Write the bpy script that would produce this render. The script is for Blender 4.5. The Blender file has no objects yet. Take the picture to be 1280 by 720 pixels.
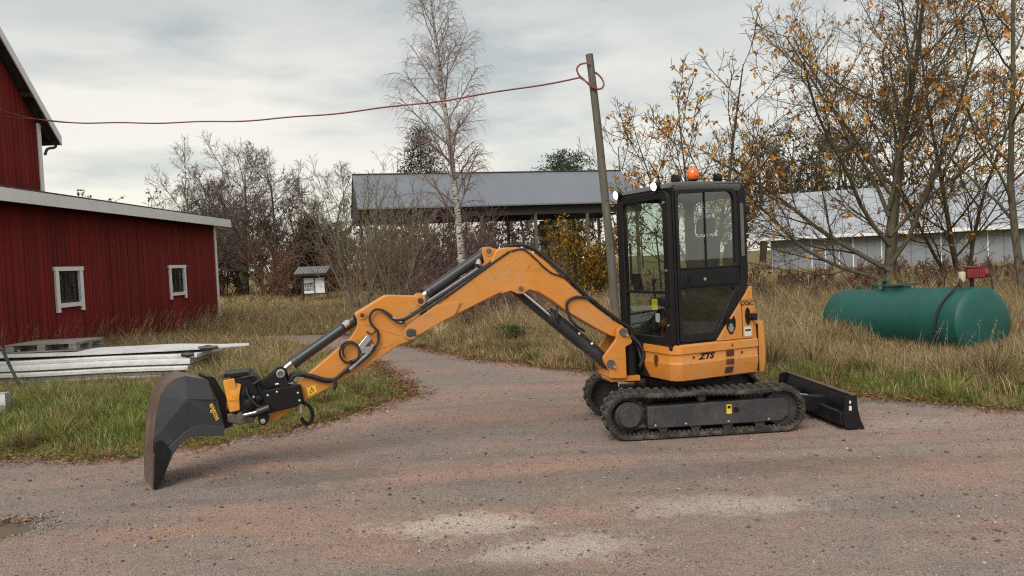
import bpy, bmesh, math, random
import numpy as np
from mathutils import Matrix, Vector

SC = bpy.context.scene
COL = SC.collection
R = math.radians
rnd = random.Random(7)
NR = np.random.default_rng(11)

# ------------------------------------------------------------------ camera
cam_data = bpy.data.cameras.new('camera')
cam_data.sensor_width = 36.0
cam_data.lens = 27.0
cam_data.clip_start = 0.05
cam_data.clip_end = 2000.0
camera = bpy.data.objects.new('camera', cam_data)
COL.objects.link(camera)
PITCH, ROLL = math.atan(35 / 960.0), R(2.6)
_f = Vector((0, math.cos(PITCH), -math.sin(PITCH)))
_r, _u = Vector((1, 0, 0)), Vector((0, math.sin(PITCH), math.cos(PITCH)))
_rr = math.cos(ROLL) * _r - math.sin(ROLL) * _u
_ur = math.sin(ROLL) * _r + math.cos(ROLL) * _u
camera.matrix_world = Matrix(((_rr.x, _ur.x, -_f.x, 0), (_rr.y, _ur.y, -_f.y, 0), (_rr.z, _ur.z, -_f.z, 1.8), (0, 0, 0, 1)))
SC.camera = camera

# ------------------------------------------------------------------ world: thin overcast over a low sun
SUN_EL, SUN_AZ = R(42), R(205)
world = bpy.data.worlds.new('World')
SC.world = world
world.use_nodes = True
wn, wl = world.node_tree.nodes, world.node_tree.links
wn.clear()
def wnode(t, **k):
    n = wn.new(t)
    for a, b in k.items():
        setattr(n, a, b)
    return n
w_out = wnode('ShaderNodeOutputWorld')
w_bg = wnode('ShaderNodeBackground')
w_bg.inputs['Strength'].default_value = 0.71
w_sky = wnode('ShaderNodeTexSky', sky_type='NISHITA', sun_disc=False)
w_sky.sun_elevation, w_sky.sun_rotation = SUN_EL, SUN_AZ
w_sky.air_density, w_sky.dust_density = 1.0, 3.0
w_dim = wnode('ShaderNodeVectorMath', operation='SCALE')
w_dim.inputs['Scale'].default_value = 0.09
w_tc = wnode('ShaderNodeTexCoord')
w_map = wnode('ShaderNodeMapping')
w_map.inputs['Scale'].default_value = (1.3, 1.3, 5.2)
w_n1 = wnode('ShaderNodeTexNoise')
w_n1.inputs['Scale'].default_value = 1.7
w_n1.inputs['Detail'].default_value = 6.0
w_n1.inputs['Roughness'].default_value = 0.52
w_n2 = wnode('ShaderNodeTexNoise')
w_n2.inputs['Scale'].default_value = 3.6
w_n2.inputs['Detail'].default_value = 5.0
w_sep = wnode('ShaderNodeSeparateXYZ')
w_off = wnode('ShaderNodeMath', operation='MULTIPLY_ADD')
w_off.inputs[1].default_value = 0.50
w_sum = wnode('ShaderNodeMath', operation='ADD')
w_r = wnode('ShaderNodeValToRGB')
cr = w_r.color_ramp
cr.elements[0].position = 0.0
cr.elements[0].color = (0.84, 0.80, 0.69, 1)
cr.elements[1].position = 1.0
cr.elements[1].color = (0.66, 0.68, 0.69, 1)
for pos, c in ((0.10, (0.85, 0.82, 0.72)), (0.20, (0.80, 0.775, 0.70)), (0.28, (0.66, 0.66, 0.62)), (0.36, (0.53, 0.55, 0.535)), (0.47, (0.51, 0.54, 0.535)), (0.62, (0.66, 0.675, 0.67))):
    e = cr.elements.new(pos)
    e.color = (*c, 1)
w_r2 = wnode('ShaderNodeValToRGB')
w_r2.color_ramp.elements[0].position = 0.50
w_r2.color_ramp.elements[0].color = (1, 1, 1, 1)
w_r2.color_ramp.elements[1].position = 0.68
w_r2.color_ramp.elements[1].color = (0.66, 0.72, 0.77, 1)
w_mul = wnode('ShaderNodeMix', data_type='RGBA', blend_type='MULTIPLY')
w_mul.inputs['Factor'].default_value = 0.8
w_mix = wnode('ShaderNodeMix', data_type='RGBA')
w_mix.inputs['Factor'].default_value = 0.90
L = wl.new
L(w_tc.outputs['Generated'], w_map.inputs['Vector'])
L(w_map.outputs['Vector'], w_n1.inputs['Vector'])
L(w_map.outputs['Vector'], w_n2.inputs['Vector'])
L(w_tc.outputs['Generated'], w_sep.inputs['Vector'])
L(w_n1.outputs['Fac'], w_off.inputs[0])
w_off.inputs[2].default_value = -0.22
L(w_sep.outputs['Z'], w_sum.inputs[0])
L(w_off.outputs[0], w_sum.inputs[1])
L(w_sum.outputs[0], w_r.inputs['Fac'])
L(w_n2.outputs['Fac'], w_r2.inputs['Fac'])
L(w_r.outputs['Color'], w_mul.inputs['A'])
L(w_r2.outputs['Color'], w_mul.inputs['B'])
L(w_sky.outputs['Color'], w_dim.inputs[0])
L(w_dim.outputs['Vector'], w_mix.inputs['A'])
L(w_mul.outputs['Result'], w_mix.inputs['B'])
L(w_mix.outputs['Result'], w_bg.inputs['Color'])
L(w_bg.outputs['Background'], w_out.inputs['Surface'])

# ------------------------------------------------------------------ sun behind thin cloud
sun_d = bpy.data.lights.new('sun', 'SUN')
sun_d.energy = 1.5
sun_d.angle = R(40)
sun_d.color = (1.0, 0.95, 0.88)
sun = bpy.data.objects.new('sun', sun_d)
COL.objects.link(sun)
_d = Vector((math.sin(SUN_AZ) * math.cos(SUN_EL), math.cos(SUN_AZ) * math.cos(SUN_EL), math.sin(SUN_EL)))
sun.rotation_euler = _d.to_track_quat('Z', 'Y').to_euler()
sun.location = (0, 0, 30)

SC.view_settings.view_transform = 'Standard'
SC.view_settings.look = 'None'
SC.view_settings.exposure = 0.8
SC.view_settings.gamma = 1.0
SC.render.engine = 'CYCLES'
SC.cycles.use_denoising = False
SC.cycles.use_adaptive_sampling = False
SC.cycles.filter_width = 1.2
SC.cycles.sample_clamp_indirect = 4.0
SC.cycles.max_bounces = 8
SC.cycles.transparent_max_bounces = 16
SC.cycles.caustics_reflective = False
SC.cycles.caustics_refractive = False

# ------------------------------------------------------------------ materials
def C(r, g, b):
    f = lambda v: (v / 255 / 12.92) if v / 255 <= 0.04045 else ((v / 255 + 0.055) / 1.055) ** 2.4
    return (f(r), f(g), f(b), 1.0)

class NT:
    """small wrapper round a material's node tree"""
    def __init__(s, name):
        s.m = bpy.data.materials.new(name)
        s.m.use_nodes = True
        s.t = s.m.node_tree
        s.b = s.t.nodes['Principled BSDF']
        s.out = s.t.nodes['Material Output']
        s._tc = None
    def n(s, t, **k):
        x = s.t.nodes.new(t)
        for a, b in k.items():
            setattr(x, a, b)
        return x
    def l(s, a, b):
        s.t.links.new(a, b)
    def obj(s):
        if s._tc is None:
            s._tc = s.n('ShaderNodeTexCoord')
        return s._tc.outputs['Object']
    def noise(s, scale, detail=4, rough=0.55, stretch=None, src=None):
        x = s.n('ShaderNodeTexNoise')
        x.inputs['Scale'].default_value = scale
        x.inputs['Detail'].default_value = detail
        x.inputs['Roughness'].default_value = rough
        v = src or s.obj()
        if stretch:
            mp = s.n('ShaderNodeMapping')
            mp.inputs['Scale'].default_value = stretch
            s.l(v, mp.inputs['Vector'])
            v = mp.outputs['Vector']
        s.l(v, x.inputs['Vector'])
        return x.outputs['Fac']
    def ramp(s, fac, stops, interp='LINEAR'):
        x = s.n('ShaderNodeValToRGB')
        e = x.color_ramp
        e.interpolation = interp
        while len(e.elements) < len(stops):
            e.elements.new(0.5)
        for el, (p, c) in zip(e.elements, stops):
            el.position = p
            el.color = c if len(c) == 4 else (*c, 1)
        s.l(fac, x.inputs['Fac'])
        return x.outputs['Color']
    def mix(s, fac, a, b, mode='MIX'):
        x = s.n('ShaderNodeMix', data_type='RGBA', blend_type=mode)
        for sock, v in (('Factor', fac), ('A', a), ('B', b)):
            if isinstance(v, (int, float)):
                x.inputs[sock].default_value = v
            elif isinstance(v, tuple):
                x.inputs[sock].default_value = v if len(v) == 4 else (*v, 1)
            else:
                s.l(v, x.inputs[sock])
        return x.outputs['Result']
    def math(s, op, a, b=None):
        x = s.n('ShaderNodeMath', operation=op)
        for i, v in enumerate((a, b)):
            if v is None:
                continue
            if isinstance(v, (int, float)):
                x.inputs[i].default_value = v
            else:
                s.l(v, x.inputs[i])
        return x.outputs[0]
    def attr(s, name):
        x = s.n('ShaderNodeAttribute', attribute_name=name)
        return x.outputs['Color']
    def color(s, c):
        if isinstance(c, tuple):
            s.b.inputs['Base Color'].default_value = c
        else:
            s.l(c, s.b.inputs['Base Color'])
        return s
    def rough(s, v):
        if isinstance(v, (int, float)):
            s.b.inputs['Roughness'].default_value = v
        else:
            s.l(v, s.b.inputs['Roughness'])
        return s
    def metal(s, v):
        s.b.inputs['Metallic'].default_value = v
        return s
    def spec(s, v):
        s.b.inputs['Specular IOR Level'].default_value = v
        return s
    def bump(s, h, strength=0.3, dist=0.02):
        x = s.n('ShaderNodeBump')
        x.inputs['Strength'].default_value = strength
        x.inputs['Distance'].default_value = dist
        s.l(h, x.inputs['Height'])
        s.l(x.outputs['Normal'], s.b.inputs['Normal'])
        return s

MAT = {}
def machine_paint(name, col, dust, amount=0.5):
    t = NT(name)
    n1 = t.noise(2.2, 6, 0.65)
    n2 = t.noise(14, 5, 0.65)
    n3_ = t.noise(5, 4, 0.6, (1, 1, 3))
    scr = t.noise(30, 3, 0.6, (0.25, 1, 4))
    c = t.mix(t.math('MULTIPLY', t.ramp(n1, [(0.42, (0, 0, 0)), (0.75, (1, 1, 1))]), amount), col, dust)
    c = t.mix(t.math('MULTIPLY', t.ramp(n3_, [(0.55, (0, 0, 0)), (0.75, (1, 1, 1))]), amount * 0.7), c, tuple(v * 0.62 for v in col[:3]))
    c = t.mix(t.math('MULTIPLY', t.ramp(n2, [(0.60, (0, 0, 0)), (0.70, (1, 1, 1))]), amount * 0.8), c, (0.10, 0.065, 0.04, 1))
    c = t.mix(t.math('MULTIPLY', t.ramp(scr, [(0.70, (0, 0, 0)), (0.74, (1, 1, 1))]), amount * 0.8), c, (0.16, 0.12, 0.09, 1))
    t.color(c)
    t.rough(t.mix(n1, (0.32,) * 3, (0.62,) * 3))
    t.bump(n2, 0.08, 0.004)
    MAT[name] = t.m
def paint(name, col, rough=0.45, dirt=(0.25, 0.2, 0.16), amount=0.25, scale=3.0, metal=0.0, spec=0.5):
    t = NT(name)
    n1 = t.noise(scale, 6, 0.65)
    n2 = t.noise(scale * 9, 4, 0.6)
    f = t.math('MULTIPLY', t.ramp(n1, [(0.45, (0, 0, 0)), (0.72, (1, 1, 1))]), amount)
    c = t.mix(f, col, dirt)
    c = t.mix(t.math('MULTIPLY', t.ramp(n2, [(0.5, (0, 0, 0)), (0.68, (1, 1, 1))]), amount * 0.5), c, dirt)
    t.color(c).metal(metal).spec(spec)
    t.rough(t.mix(n1, (rough - 0.08,) * 3, (min(1, rough + 0.2),) * 3))
    t.bump(n2, 0.06, 0.004)
    MAT[name] = t.m
    return t.m

machine_paint('orange_paint', C(204, 131, 50), (0.46, 0.31, 0.17, 1), 0.52)
paint('tiltrotator_yellow', C(226, 152, 48), 0.45, (0.20, 0.13, 0.07), 0.5, 6)
paint('black_paint', (0.009, 0.009, 0.010, 1), 0.40, (0.05, 0.044, 0.038), 0.2, spec=0.3)
paint('cab_grey', (0.008, 0.008, 0.009, 1), 0.42, (0.035, 0.033, 0.03), 0.2, spec=0.28)
paint('roof_grey', (0.05, 0.05, 0.052, 1), 0.42, (0.16, 0.15, 0.14), 0.3)
paint('bucket_grey', (0.040, 0.044, 0.051, 1), 0.45, (0.085, 0.075, 0.065), 0.4, 5)
paint('cylinder_black', (0.028, 0.030, 0.034, 1), 0.3, (0.08, 0.075, 0.07), 0.25)
paint('frame_grey', (0.030, 0.031, 0.035, 1), 0.55, (0.14, 0.11, 0.09), 0.4, 5)
paint('rubber', (0.013, 0.012, 0.011, 1), 0.85, (0.19, 0.15, 0.12), 0.75, 9)
paint('hose_black', (0.016, 0.016, 0.016, 1), 0.6, (0.05, 0.045, 0.04), 0.3)
paint('worn_steel', (0.115, 0.072, 0.052, 1), 0.55, (0.22, 0.17, 0.14), 0.7, 4, 0.25)
paint('pin_steel', (0.16, 0.15, 0.14, 1), 0.5, (0.08, 0.06, 0.05), 0.5, 12, 0.6)
paint('silver', (0.55, 0.55, 0.54, 1), 0.3, (0.3, 0.28, 0.26), 0.3, 10, 0.9)
paint('chrome', (0.75, 0.75, 0.75, 1), 0.12, (0.5, 0.48, 0.45), 0.2, 10, 1.0)
paint('seat_fabric', (0.008, 0.008, 0.009, 1), 0.9, (0.02, 0.02, 0.02), 0.3)
paint('vest_green', (0.012, 0.045, 0.035, 1), 0.9, (0.02, 0.03, 0.03), 0.3)
paint('sticker_yellow', C(228, 196, 30), 0.5, (0.2, 0.16, 0.1), 0.2)
paint('sticker_white', C(214, 210, 202), 0.5, (0.3, 0.28, 0.25), 0.3)
paint('decal_black', (0.007, 0.007, 0.007, 1), 0.5, (0.02, 0.02, 0.02), 0.2, spec=0.25)
paint('decal_grey', (0.25, 0.25, 0.26, 1), 0.5, (0.1, 0.1, 0.1), 0.4, 40)
paint('vent_brown', (0.09, 0.03, 0.012, 1), 0.7, (0.03, 0.02, 0.015), 0.4, 20)
paint('lettering_yellow', C(238, 190, 70), 0.5, (0.3, 0.2, 0.1), 0.1)
paint('white_trim', C(234, 233, 230), 0.6, (0.55, 0.53, 0.50), 0.3, 2)
paint('tank_green', C(18, 80, 71), 0.45, (0.035, 0.095, 0.085), 0.5, 4.0, spec=0.45)
paint('tank_green_dark', C(12, 58, 48), 0.5, (0.03, 0.06, 0.05), 0.5, 4)
paint('pump_red', C(120, 26, 30), 0.5, (0.12, 0.06, 0.05), 0.4, 8)
paint('pump_cream', C(196, 182, 150), 0.55, (0.35, 0.3, 0.2), 0.4, 9)
paint('panel_white', C(212, 212, 209), 0.5, (0.30, 0.29, 0.26), 0.6, 2.4)
paint('panel_edge', C(160, 157, 152), 0.65, (0.17, 0.16, 0.145), 0.75, 5)
paint('shed_dark', (0.035, 0.03, 0.028, 1), 0.8, (0.07, 0.06, 0.05), 0.4)
paint('post_wood', (0.12, 0.105, 0.09, 1), 0.9, (0.06, 0.05, 0.045), 0.6, 5)
paint('hall_wall', C(132, 137, 141), 0.6, (0.16, 0.16, 0.155), 0.5, 1.4)
paint('hall_roof', C(164, 167, 171), 0.65, (0.24, 0.245, 0.25), 0.6, 0.9, spec=0.3)
paint('hall_dark', (0.05, 0.045, 0.045, 1), 0.8)
paint('gutter_dark', (0.04, 0.035, 0.033, 1), 0.5)
paint('cable_red', C(140, 78, 80), 0.55, (0.2, 0.12, 0.12), 0.4, 1.0)
paint('pipe_green', C(26, 44, 36), 0.5)
paint('board_brown', (0.055, 0.032, 0.024, 1), 0.8, (0.03, 0.022, 0.018), 0.4)
paint('board_roof', (0.17, 0.165, 0.16, 1), 0.6, (0.08, 0.075, 0.07), 0.5)

def mat_emit(name, col, strength):
    t = NT(name)
    t.b.inputs['Base Color'].default_value = (0.9, 0.9, 0.9, 1)
    t.b.inputs['Emission Color'].default_value = col
    t.b.inputs['Emission Strength'].default_value = strength
    MAT[name] = t.m
mat_emit('lamp_lit', (1, 0.97, 0.92, 1), 3.0)

def mat_beacon():
    t = NT('beacon_amber')
    t.color(C(232, 112, 20)).rough(0.12)
    t.b.inputs['Subsurface Weight'].default_value = 0.3
    t.b.inputs['Subsurface Radius'].default_value = (0.03, 0.01, 0.002)
    t.b.inputs['Coat Weight'].default_value = 0.6
    MAT['beacon_amber'] = t.m
mat_beacon()

def mat_glass(name, tint, refl=1.0, base=0.05):
    t = NT(name)
    t.t.nodes.remove(t.b)
    tr = t.n('ShaderNodeBsdfTransparent')
    tr.inputs['Color'].default_value = tint
    gl = t.n('ShaderNodeBsdfGlossy')
    gl.inputs['Roughness'].default_value = 0.015
    gl.inputs['Color'].default_value = (0.9, 0.92, 0.92, 1)
    lw = t.n('ShaderNodeLayerWeight')
    lw.inputs['Blend'].default_value = 0.5
    fac = t.math('MINIMUM', t.math('ADD', t.math('MULTIPLY', t.math('POWER', lw.outputs['Facing'], 4.0), 0.9 * refl), base), 1.0)
    # a film of dust on the pane
    df = t.n('ShaderNodeBsdfDiffuse')
    df.inputs['Color'].default_value = (0.4, 0.38, 0.35, 1)
    m0 = t.n('ShaderNodeMixShader')
    t.l(t.math('MULTIPLY', t.ramp(t.noise(2.5, 5, 0.6), [(0.4, (0, 0, 0)), (0.8, (1, 1, 1))]), 0.05), m0.inputs[0])
    t.l(tr.outputs[0], m0.inputs[1])
    t.l(df.outputs[0], m0.inputs[2])
    m1 = t.n('ShaderNodeMixShader')
    t.l(fac, m1.inputs[0])
    t.l(m0.outputs[0], m1.inputs[1])
    t.l(gl.outputs[0], m1.inputs[2])
    t.l(m1.outputs[0], t.out.inputs['Surface'])
    MAT[name] = t.m
mat_glass('cab_glass', (0.86, 0.92, 0.89, 1), 1.0, 0.035)
mat_glass('door_glass', (0.84, 0.87, 0.86, 1), 1.0, 0.075)
mat_glass('house_glass', (0.80, 0.83, 0.81, 1), 1.0, 0.05)

def mat_redwood():
    t = NT('falu_red')
    tone = t.attr('tint')
    n1 = t.noise(1.0, 5, 0.6, (14, 14, 0.5))
    n2 = t.noise(0.7, 5, 0.6)
    c = t.mix(n1, C(136, 35, 28), C(100, 23, 19))
    c = t.mix(t.ramp(n2, [(0.45, (0, 0, 0)), (0.75, (0.5, 0.5, 0.5))]), c, C(80, 26, 24))
    c = t.mix(1.0, c, tone, 'MULTIPLY')
    t.color(c).rough(0.85).spec(0.25).bump(n1, 0.3, 0.006)
    MAT['falu_red'] = t.m
mat_redwood()

def mat_roof_metal():
    t = NT('shed_roof_metal')
    w = t.n('ShaderNodeTexWave', wave_type='BANDS', bands_direction='X')
    w.inputs['Scale'].default_value = 1.3
    w.inputs['Distortion'].default_value = 0.0
    t.l(t.obj(), w.inputs['Vector'])
    n = t.noise(0.4, 4, 0.6, (1, 0.3, 1))
    t.color(t.mix(n, C(104, 108, 115), C(126, 130, 136))).rough(0.5).metal(0.2)
    t.bump(w.outputs['Fac'], 0.25, 0.03)
    MAT['shed_roof_metal'] = t.m
mat_roof_metal()

def mat_greywood():
    t = NT('weathered_wood')
    n1 = t.noise(4, 6, 0.65, (8, 8, 0.5))
    n2 = t.noise(2.5, 3)
    t.color(t.mix(n2, t.ramp(n1, [(0.3, C(70, 66, 60)), (0.7, C(134, 128, 118))]), C(92, 88, 78))).rough(0.9).spec(0.2).bump(n1, 0.5, 0.008)
    MAT['weathered_wood'] = t.m
    t = NT('pallet_wood')
    n1 = t.noise(3, 6, 0.65, (0.8, 9, 9))
    t.color(t.ramp(n1, [(0.3, C(84, 80, 76)), (0.7, C(150, 145, 138))])).rough(0.9).spec(0.2).bump(n1, 0.4, 0.006)
    MAT['pallet_wood'] = t.m
mat_greywood()

def mat_bark(name, a, b, scale=(6, 6, 1.5), sc=4, moss=0.6):
    t = NT(name)
    n = t.noise(sc, 6, 0.65, scale)
    n2 = t.noise(sc * 0.4, 3)
    t.color(t.mix(t.ramp(n2, [(0.4, (0, 0, 0)), (0.65, (moss, moss, moss))]), t.ramp(n, [(0.35, a), (0.7, b)]), C(92, 92, 68))).rough(0.95).spec(0.15).bump(n, 0.6, 0.01)
    MAT[name] = t.m
mat_bark('bark_grey', C(62, 54, 46), C(116, 106, 92))
mat_bark('bark_brown', C(58, 46, 38), C(98, 82, 68))
mat_bark('bark_dark', C(44, 38, 34), C(84, 74, 66))
mat_bark('bark_olive', C(104, 96, 82), C(154, 144, 124), moss=0.25)
mat_bark('twig_grey', C(94, 82, 74), C(136, 124, 113), moss=0.1)
mat_bark('twig_purple', C(88, 70, 64), C(128, 104, 96), moss=0.05)
mat_bark('twig_red', C(102, 76, 60), C(138, 106, 84), moss=0.1)
mat_bark('pine_bark', C(86, 58, 42), C(138, 96, 70))
def mat_birch():
    t = NT('birch_bark')
    n = t.noise(3, 5, 0.6, (3, 3, 9))
    n2 = t.noise(1.1, 4, 0.6)
    c = t.ramp(n, [(0.42, C(52, 48, 44)), (0.52, C(190, 184, 174))])
    t.color(t.mix(t.ramp(n2, [(0.5, (0, 0, 0)), (0.8, (0.7, 0.7, 0.7))]), c, C(120, 112, 102))).rough(0.8)
    MAT['birch_bark'] = t.m
    t = NT('birch_twig')
    t.color(C(140, 124, 118)).rough(0.9).spec(0.2)
    MAT['birch_twig'] = t.m
mat_birch()

def mat_leaf(name, transl=0.35, rough=0.7):
    t = NT(name)
    c = t.attr('tint')
    t.color(c).rough(rough).spec(0.2)
    tl = t.n('ShaderNodeBsdfTranslucent')
    t.l(c, tl.inputs['Color'])
    m = t.n('ShaderNodeMixShader')
    m.inputs[0].default_value = transl
    t.l(t.b.outputs[0], m.inputs[1])
    t.l(tl.outputs[0], m.inputs[2])
    t.l(m.outputs[0], t.out.inputs['Surface'])
    MAT[name] = t.m
mat_leaf('leaf', 0.45)
mat_leaf('grass_blade', 0.3, 0.75)
mat_leaf('litter', 0.1, 0.8)
t_ = NT('stone')
t_.color(t_.attr('tint')).rough(0.85).spec(0.3)
MAT['stone'] = t_.m

def mat_ground():
    t = NT('meadow_soil')
    n1 = t.noise(0.35, 6, 0.6)
    n2 = t.noise(6, 6, 0.7)
    c = t.mix(n2, C(96, 80, 58), C(140, 120, 88))
    c = t.mix(t.ramp(n1, [(0.4, (0, 0, 0)), (0.6, (1, 1, 1))]), c, t.mix(n2, C(82, 80, 44), C(120, 108, 66)))
    t.color(c).rough(0.95).spec(0.1).bump(n2, 0.6, 0.05)
    MAT['meadow_soil'] = t.m
mat_ground()

def mat_gravel():
    t = NT('gravel')
    pos = t.obj()
    big = t.noise(0.55, 5, 0.6, (0.6, 1.3, 1))
    streak = t.noise(1.0, 5, 0.6, (0.35, 2.2, 1))
    mid = t.noise(5, 6, 0.7)
    fine = t.noise(60, 5, 0.75)
    grit = t.n('ShaderNodeTexVoronoi', feature='F1')
    grit.inputs['Scale'].default_value = 135
    t.l(pos, grit.inputs['Vector'])
    red = t.mix(mid, C(142, 116, 103), C(173, 145, 131))
    grey = t.mix(mid, C(119, 107, 100), C(158, 145, 136))
    c = t.mix(t.ramp(big, [(0.40, (0, 0, 0)), (0.60, (1, 1, 1))]), grey, red)
    c = t.mix(t.ramp(streak, [(0.50, (0, 0, 0)), (0.68, (0.65, 0.65, 0.65))]), c, t.mix(mid, C(104, 99, 96), C(138, 132, 127)))
    c = t.mix(t.ramp(streak, [(0.28, (0.5, 0.5, 0.5)), (0.42, (0, 0, 0))]), c, C(170, 136, 117))
    # dusty patches of dried fines
    def patch(cx, cy, sx, sy, edge, amount, c, col):
        mp = t.n('ShaderNodeMapping')
        mp.inputs['Location'].default_value = (-cx / sx, -cy / sy, 0)
        mp.inputs['Scale'].default_value = (1 / sx, 1 / sy, 0)
        t.l(pos, mp.inputs['Vector'])
        ln = t.n('ShaderNodeVectorMath', operation='LENGTH')
        t.l(mp.outputs['Vector'], ln.inputs[0])
        wob = t.noise(1.9, 6, 0.7)
        wob2 = t.noise(9, 5, 0.7)
        d = t.math('ADD', ln.outputs['Value'], t.math('ADD', t.math('MULTIPLY', t.math('SUBTRACT', wob, 0.5), 2.2), t.math('MULTIPLY', t.math('SUBTRACT', wob2, 0.5), 1.6)))
        k = t.math('MULTIPLY', t.ramp(d, [(edge, (1, 1, 1)), (1.0, (0, 0, 0))]), amount)
        return t.mix(k, c, col)
    c = patch(-0.45, 5.20, 0.72, 0.30, 0.5, 0.75, c, C(190, 178, 164))
    c = patch(0.25, 4.72, 0.65, 0.30, 0.4, 0.7, c, C(190, 177, 164))
    c = patch(1.45, 5.40, 0.9, 0.30, 0.3, 0.65, c, C(186, 173, 162))
    c = patch(-0.6, 4.3, 1.2, 0.25, 0.2, 0.5, c, C(104, 92, 84))
    c = patch(2.6, 6.3, 1.9, 0.22, 0.2, 0.4, c, C(112, 92, 82))
    c = patch(3.6, 7.6, 1.3, 0.35, 0.3, 0.45, c, C(172, 162, 152))
    c = patch(0.9, 6.2, 2.6, 0.3, 0.3, 0.35, c, C(112, 104, 98))
    c = patch(-3.95, 5.6, 0.38, 0.22, 0.4, 0.8, c, C(98, 94, 90))
    c = patch(-1.9, 6.6, 1.0, 0.35, 0.4, 0.55, c, C(108, 102, 98))
    # single grains
    gcol = t.ramp(grit.outputs['Color'], [(0.0, (0.42, 0.40, 0.39)), (0.4, (0.94, 0.92, 0.91)), (1.0, (1.42, 1.40, 1.37))])
    c = t.mix(0.95, c, gcol, 'MULTIPLY')
    c = t.mix(t.ramp(fine, [(0.3, (0.7, 0.7, 0.7)), (0.5, (0, 0, 0))]), c, t.mix(0.55, c, (0.03, 0.028, 0.027, 1)))
    t.color(c).rough(0.92).spec(0.2)
    h = t.math('ADD', t.math('MULTIPLY', fine, 0.7), t.math('MULTIPLY', t.math('SUBTRACT', 1.0, grit.outputs['Distance']), 0.8))
    h = t.math('ADD', h, t.math('MULTIPLY', mid, 1.5))
    t.bump(h, 0.65, 0.012)
    MAT['gravel'] = t.m
mat_gravel()

def mat_water():
    t = NT('puddle_water')
    t.color(C(120, 110, 92)).rough(0.06).spec(0.6)
    MAT['puddle_water'] = t.m
mat_water()

def mat_poster(name, dark):
    t = NT(name)
    n = t.noise(9 if dark else 5, 4, 0.6)
    mp = t.n('ShaderNodeMapping')
    s = t.n('ShaderNodeSeparateXYZ')
    t.l(t.obj(), s.inputs[0])
    z = s.outputs['Z']
    k = t.ramp(z, [(0.0, (0, 0, 0)), (0.12, (0, 0, 0)), (0.14, (1, 1, 1)), (0.56, (1, 1, 1)), (0.58, (0, 0, 0))])
    ink = t.ramp(n, [(0.42, C(70, 72, 72)), (0.62, C(190, 190, 188))] if dark else [(0.34, C(140, 142, 150)), (0.44, C(222, 224, 228))])
    t.color(t.mix(k, C(222, 224, 224), ink)).rough(0.4)
    MAT[name] = t.m
mat_poster('poster_map', True)
mat_poster('poster_drawing', False)
t_ = NT('curtain')
_n = t_.noise(6, 4, 0.6, (1, 6, 1))
t_.color(t_.ramp(_n, [(0.35, C(120, 122, 122)), (0.6, C(206, 208, 208))])).rough(0.9)
MAT['curtain'] = t_.m

# ------------------------------------------------------------------ mesh helpers
def n3(v):
    v = np.asarray(v, float)
    return v / (np.linalg.norm(v) + 1e-12)

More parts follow.
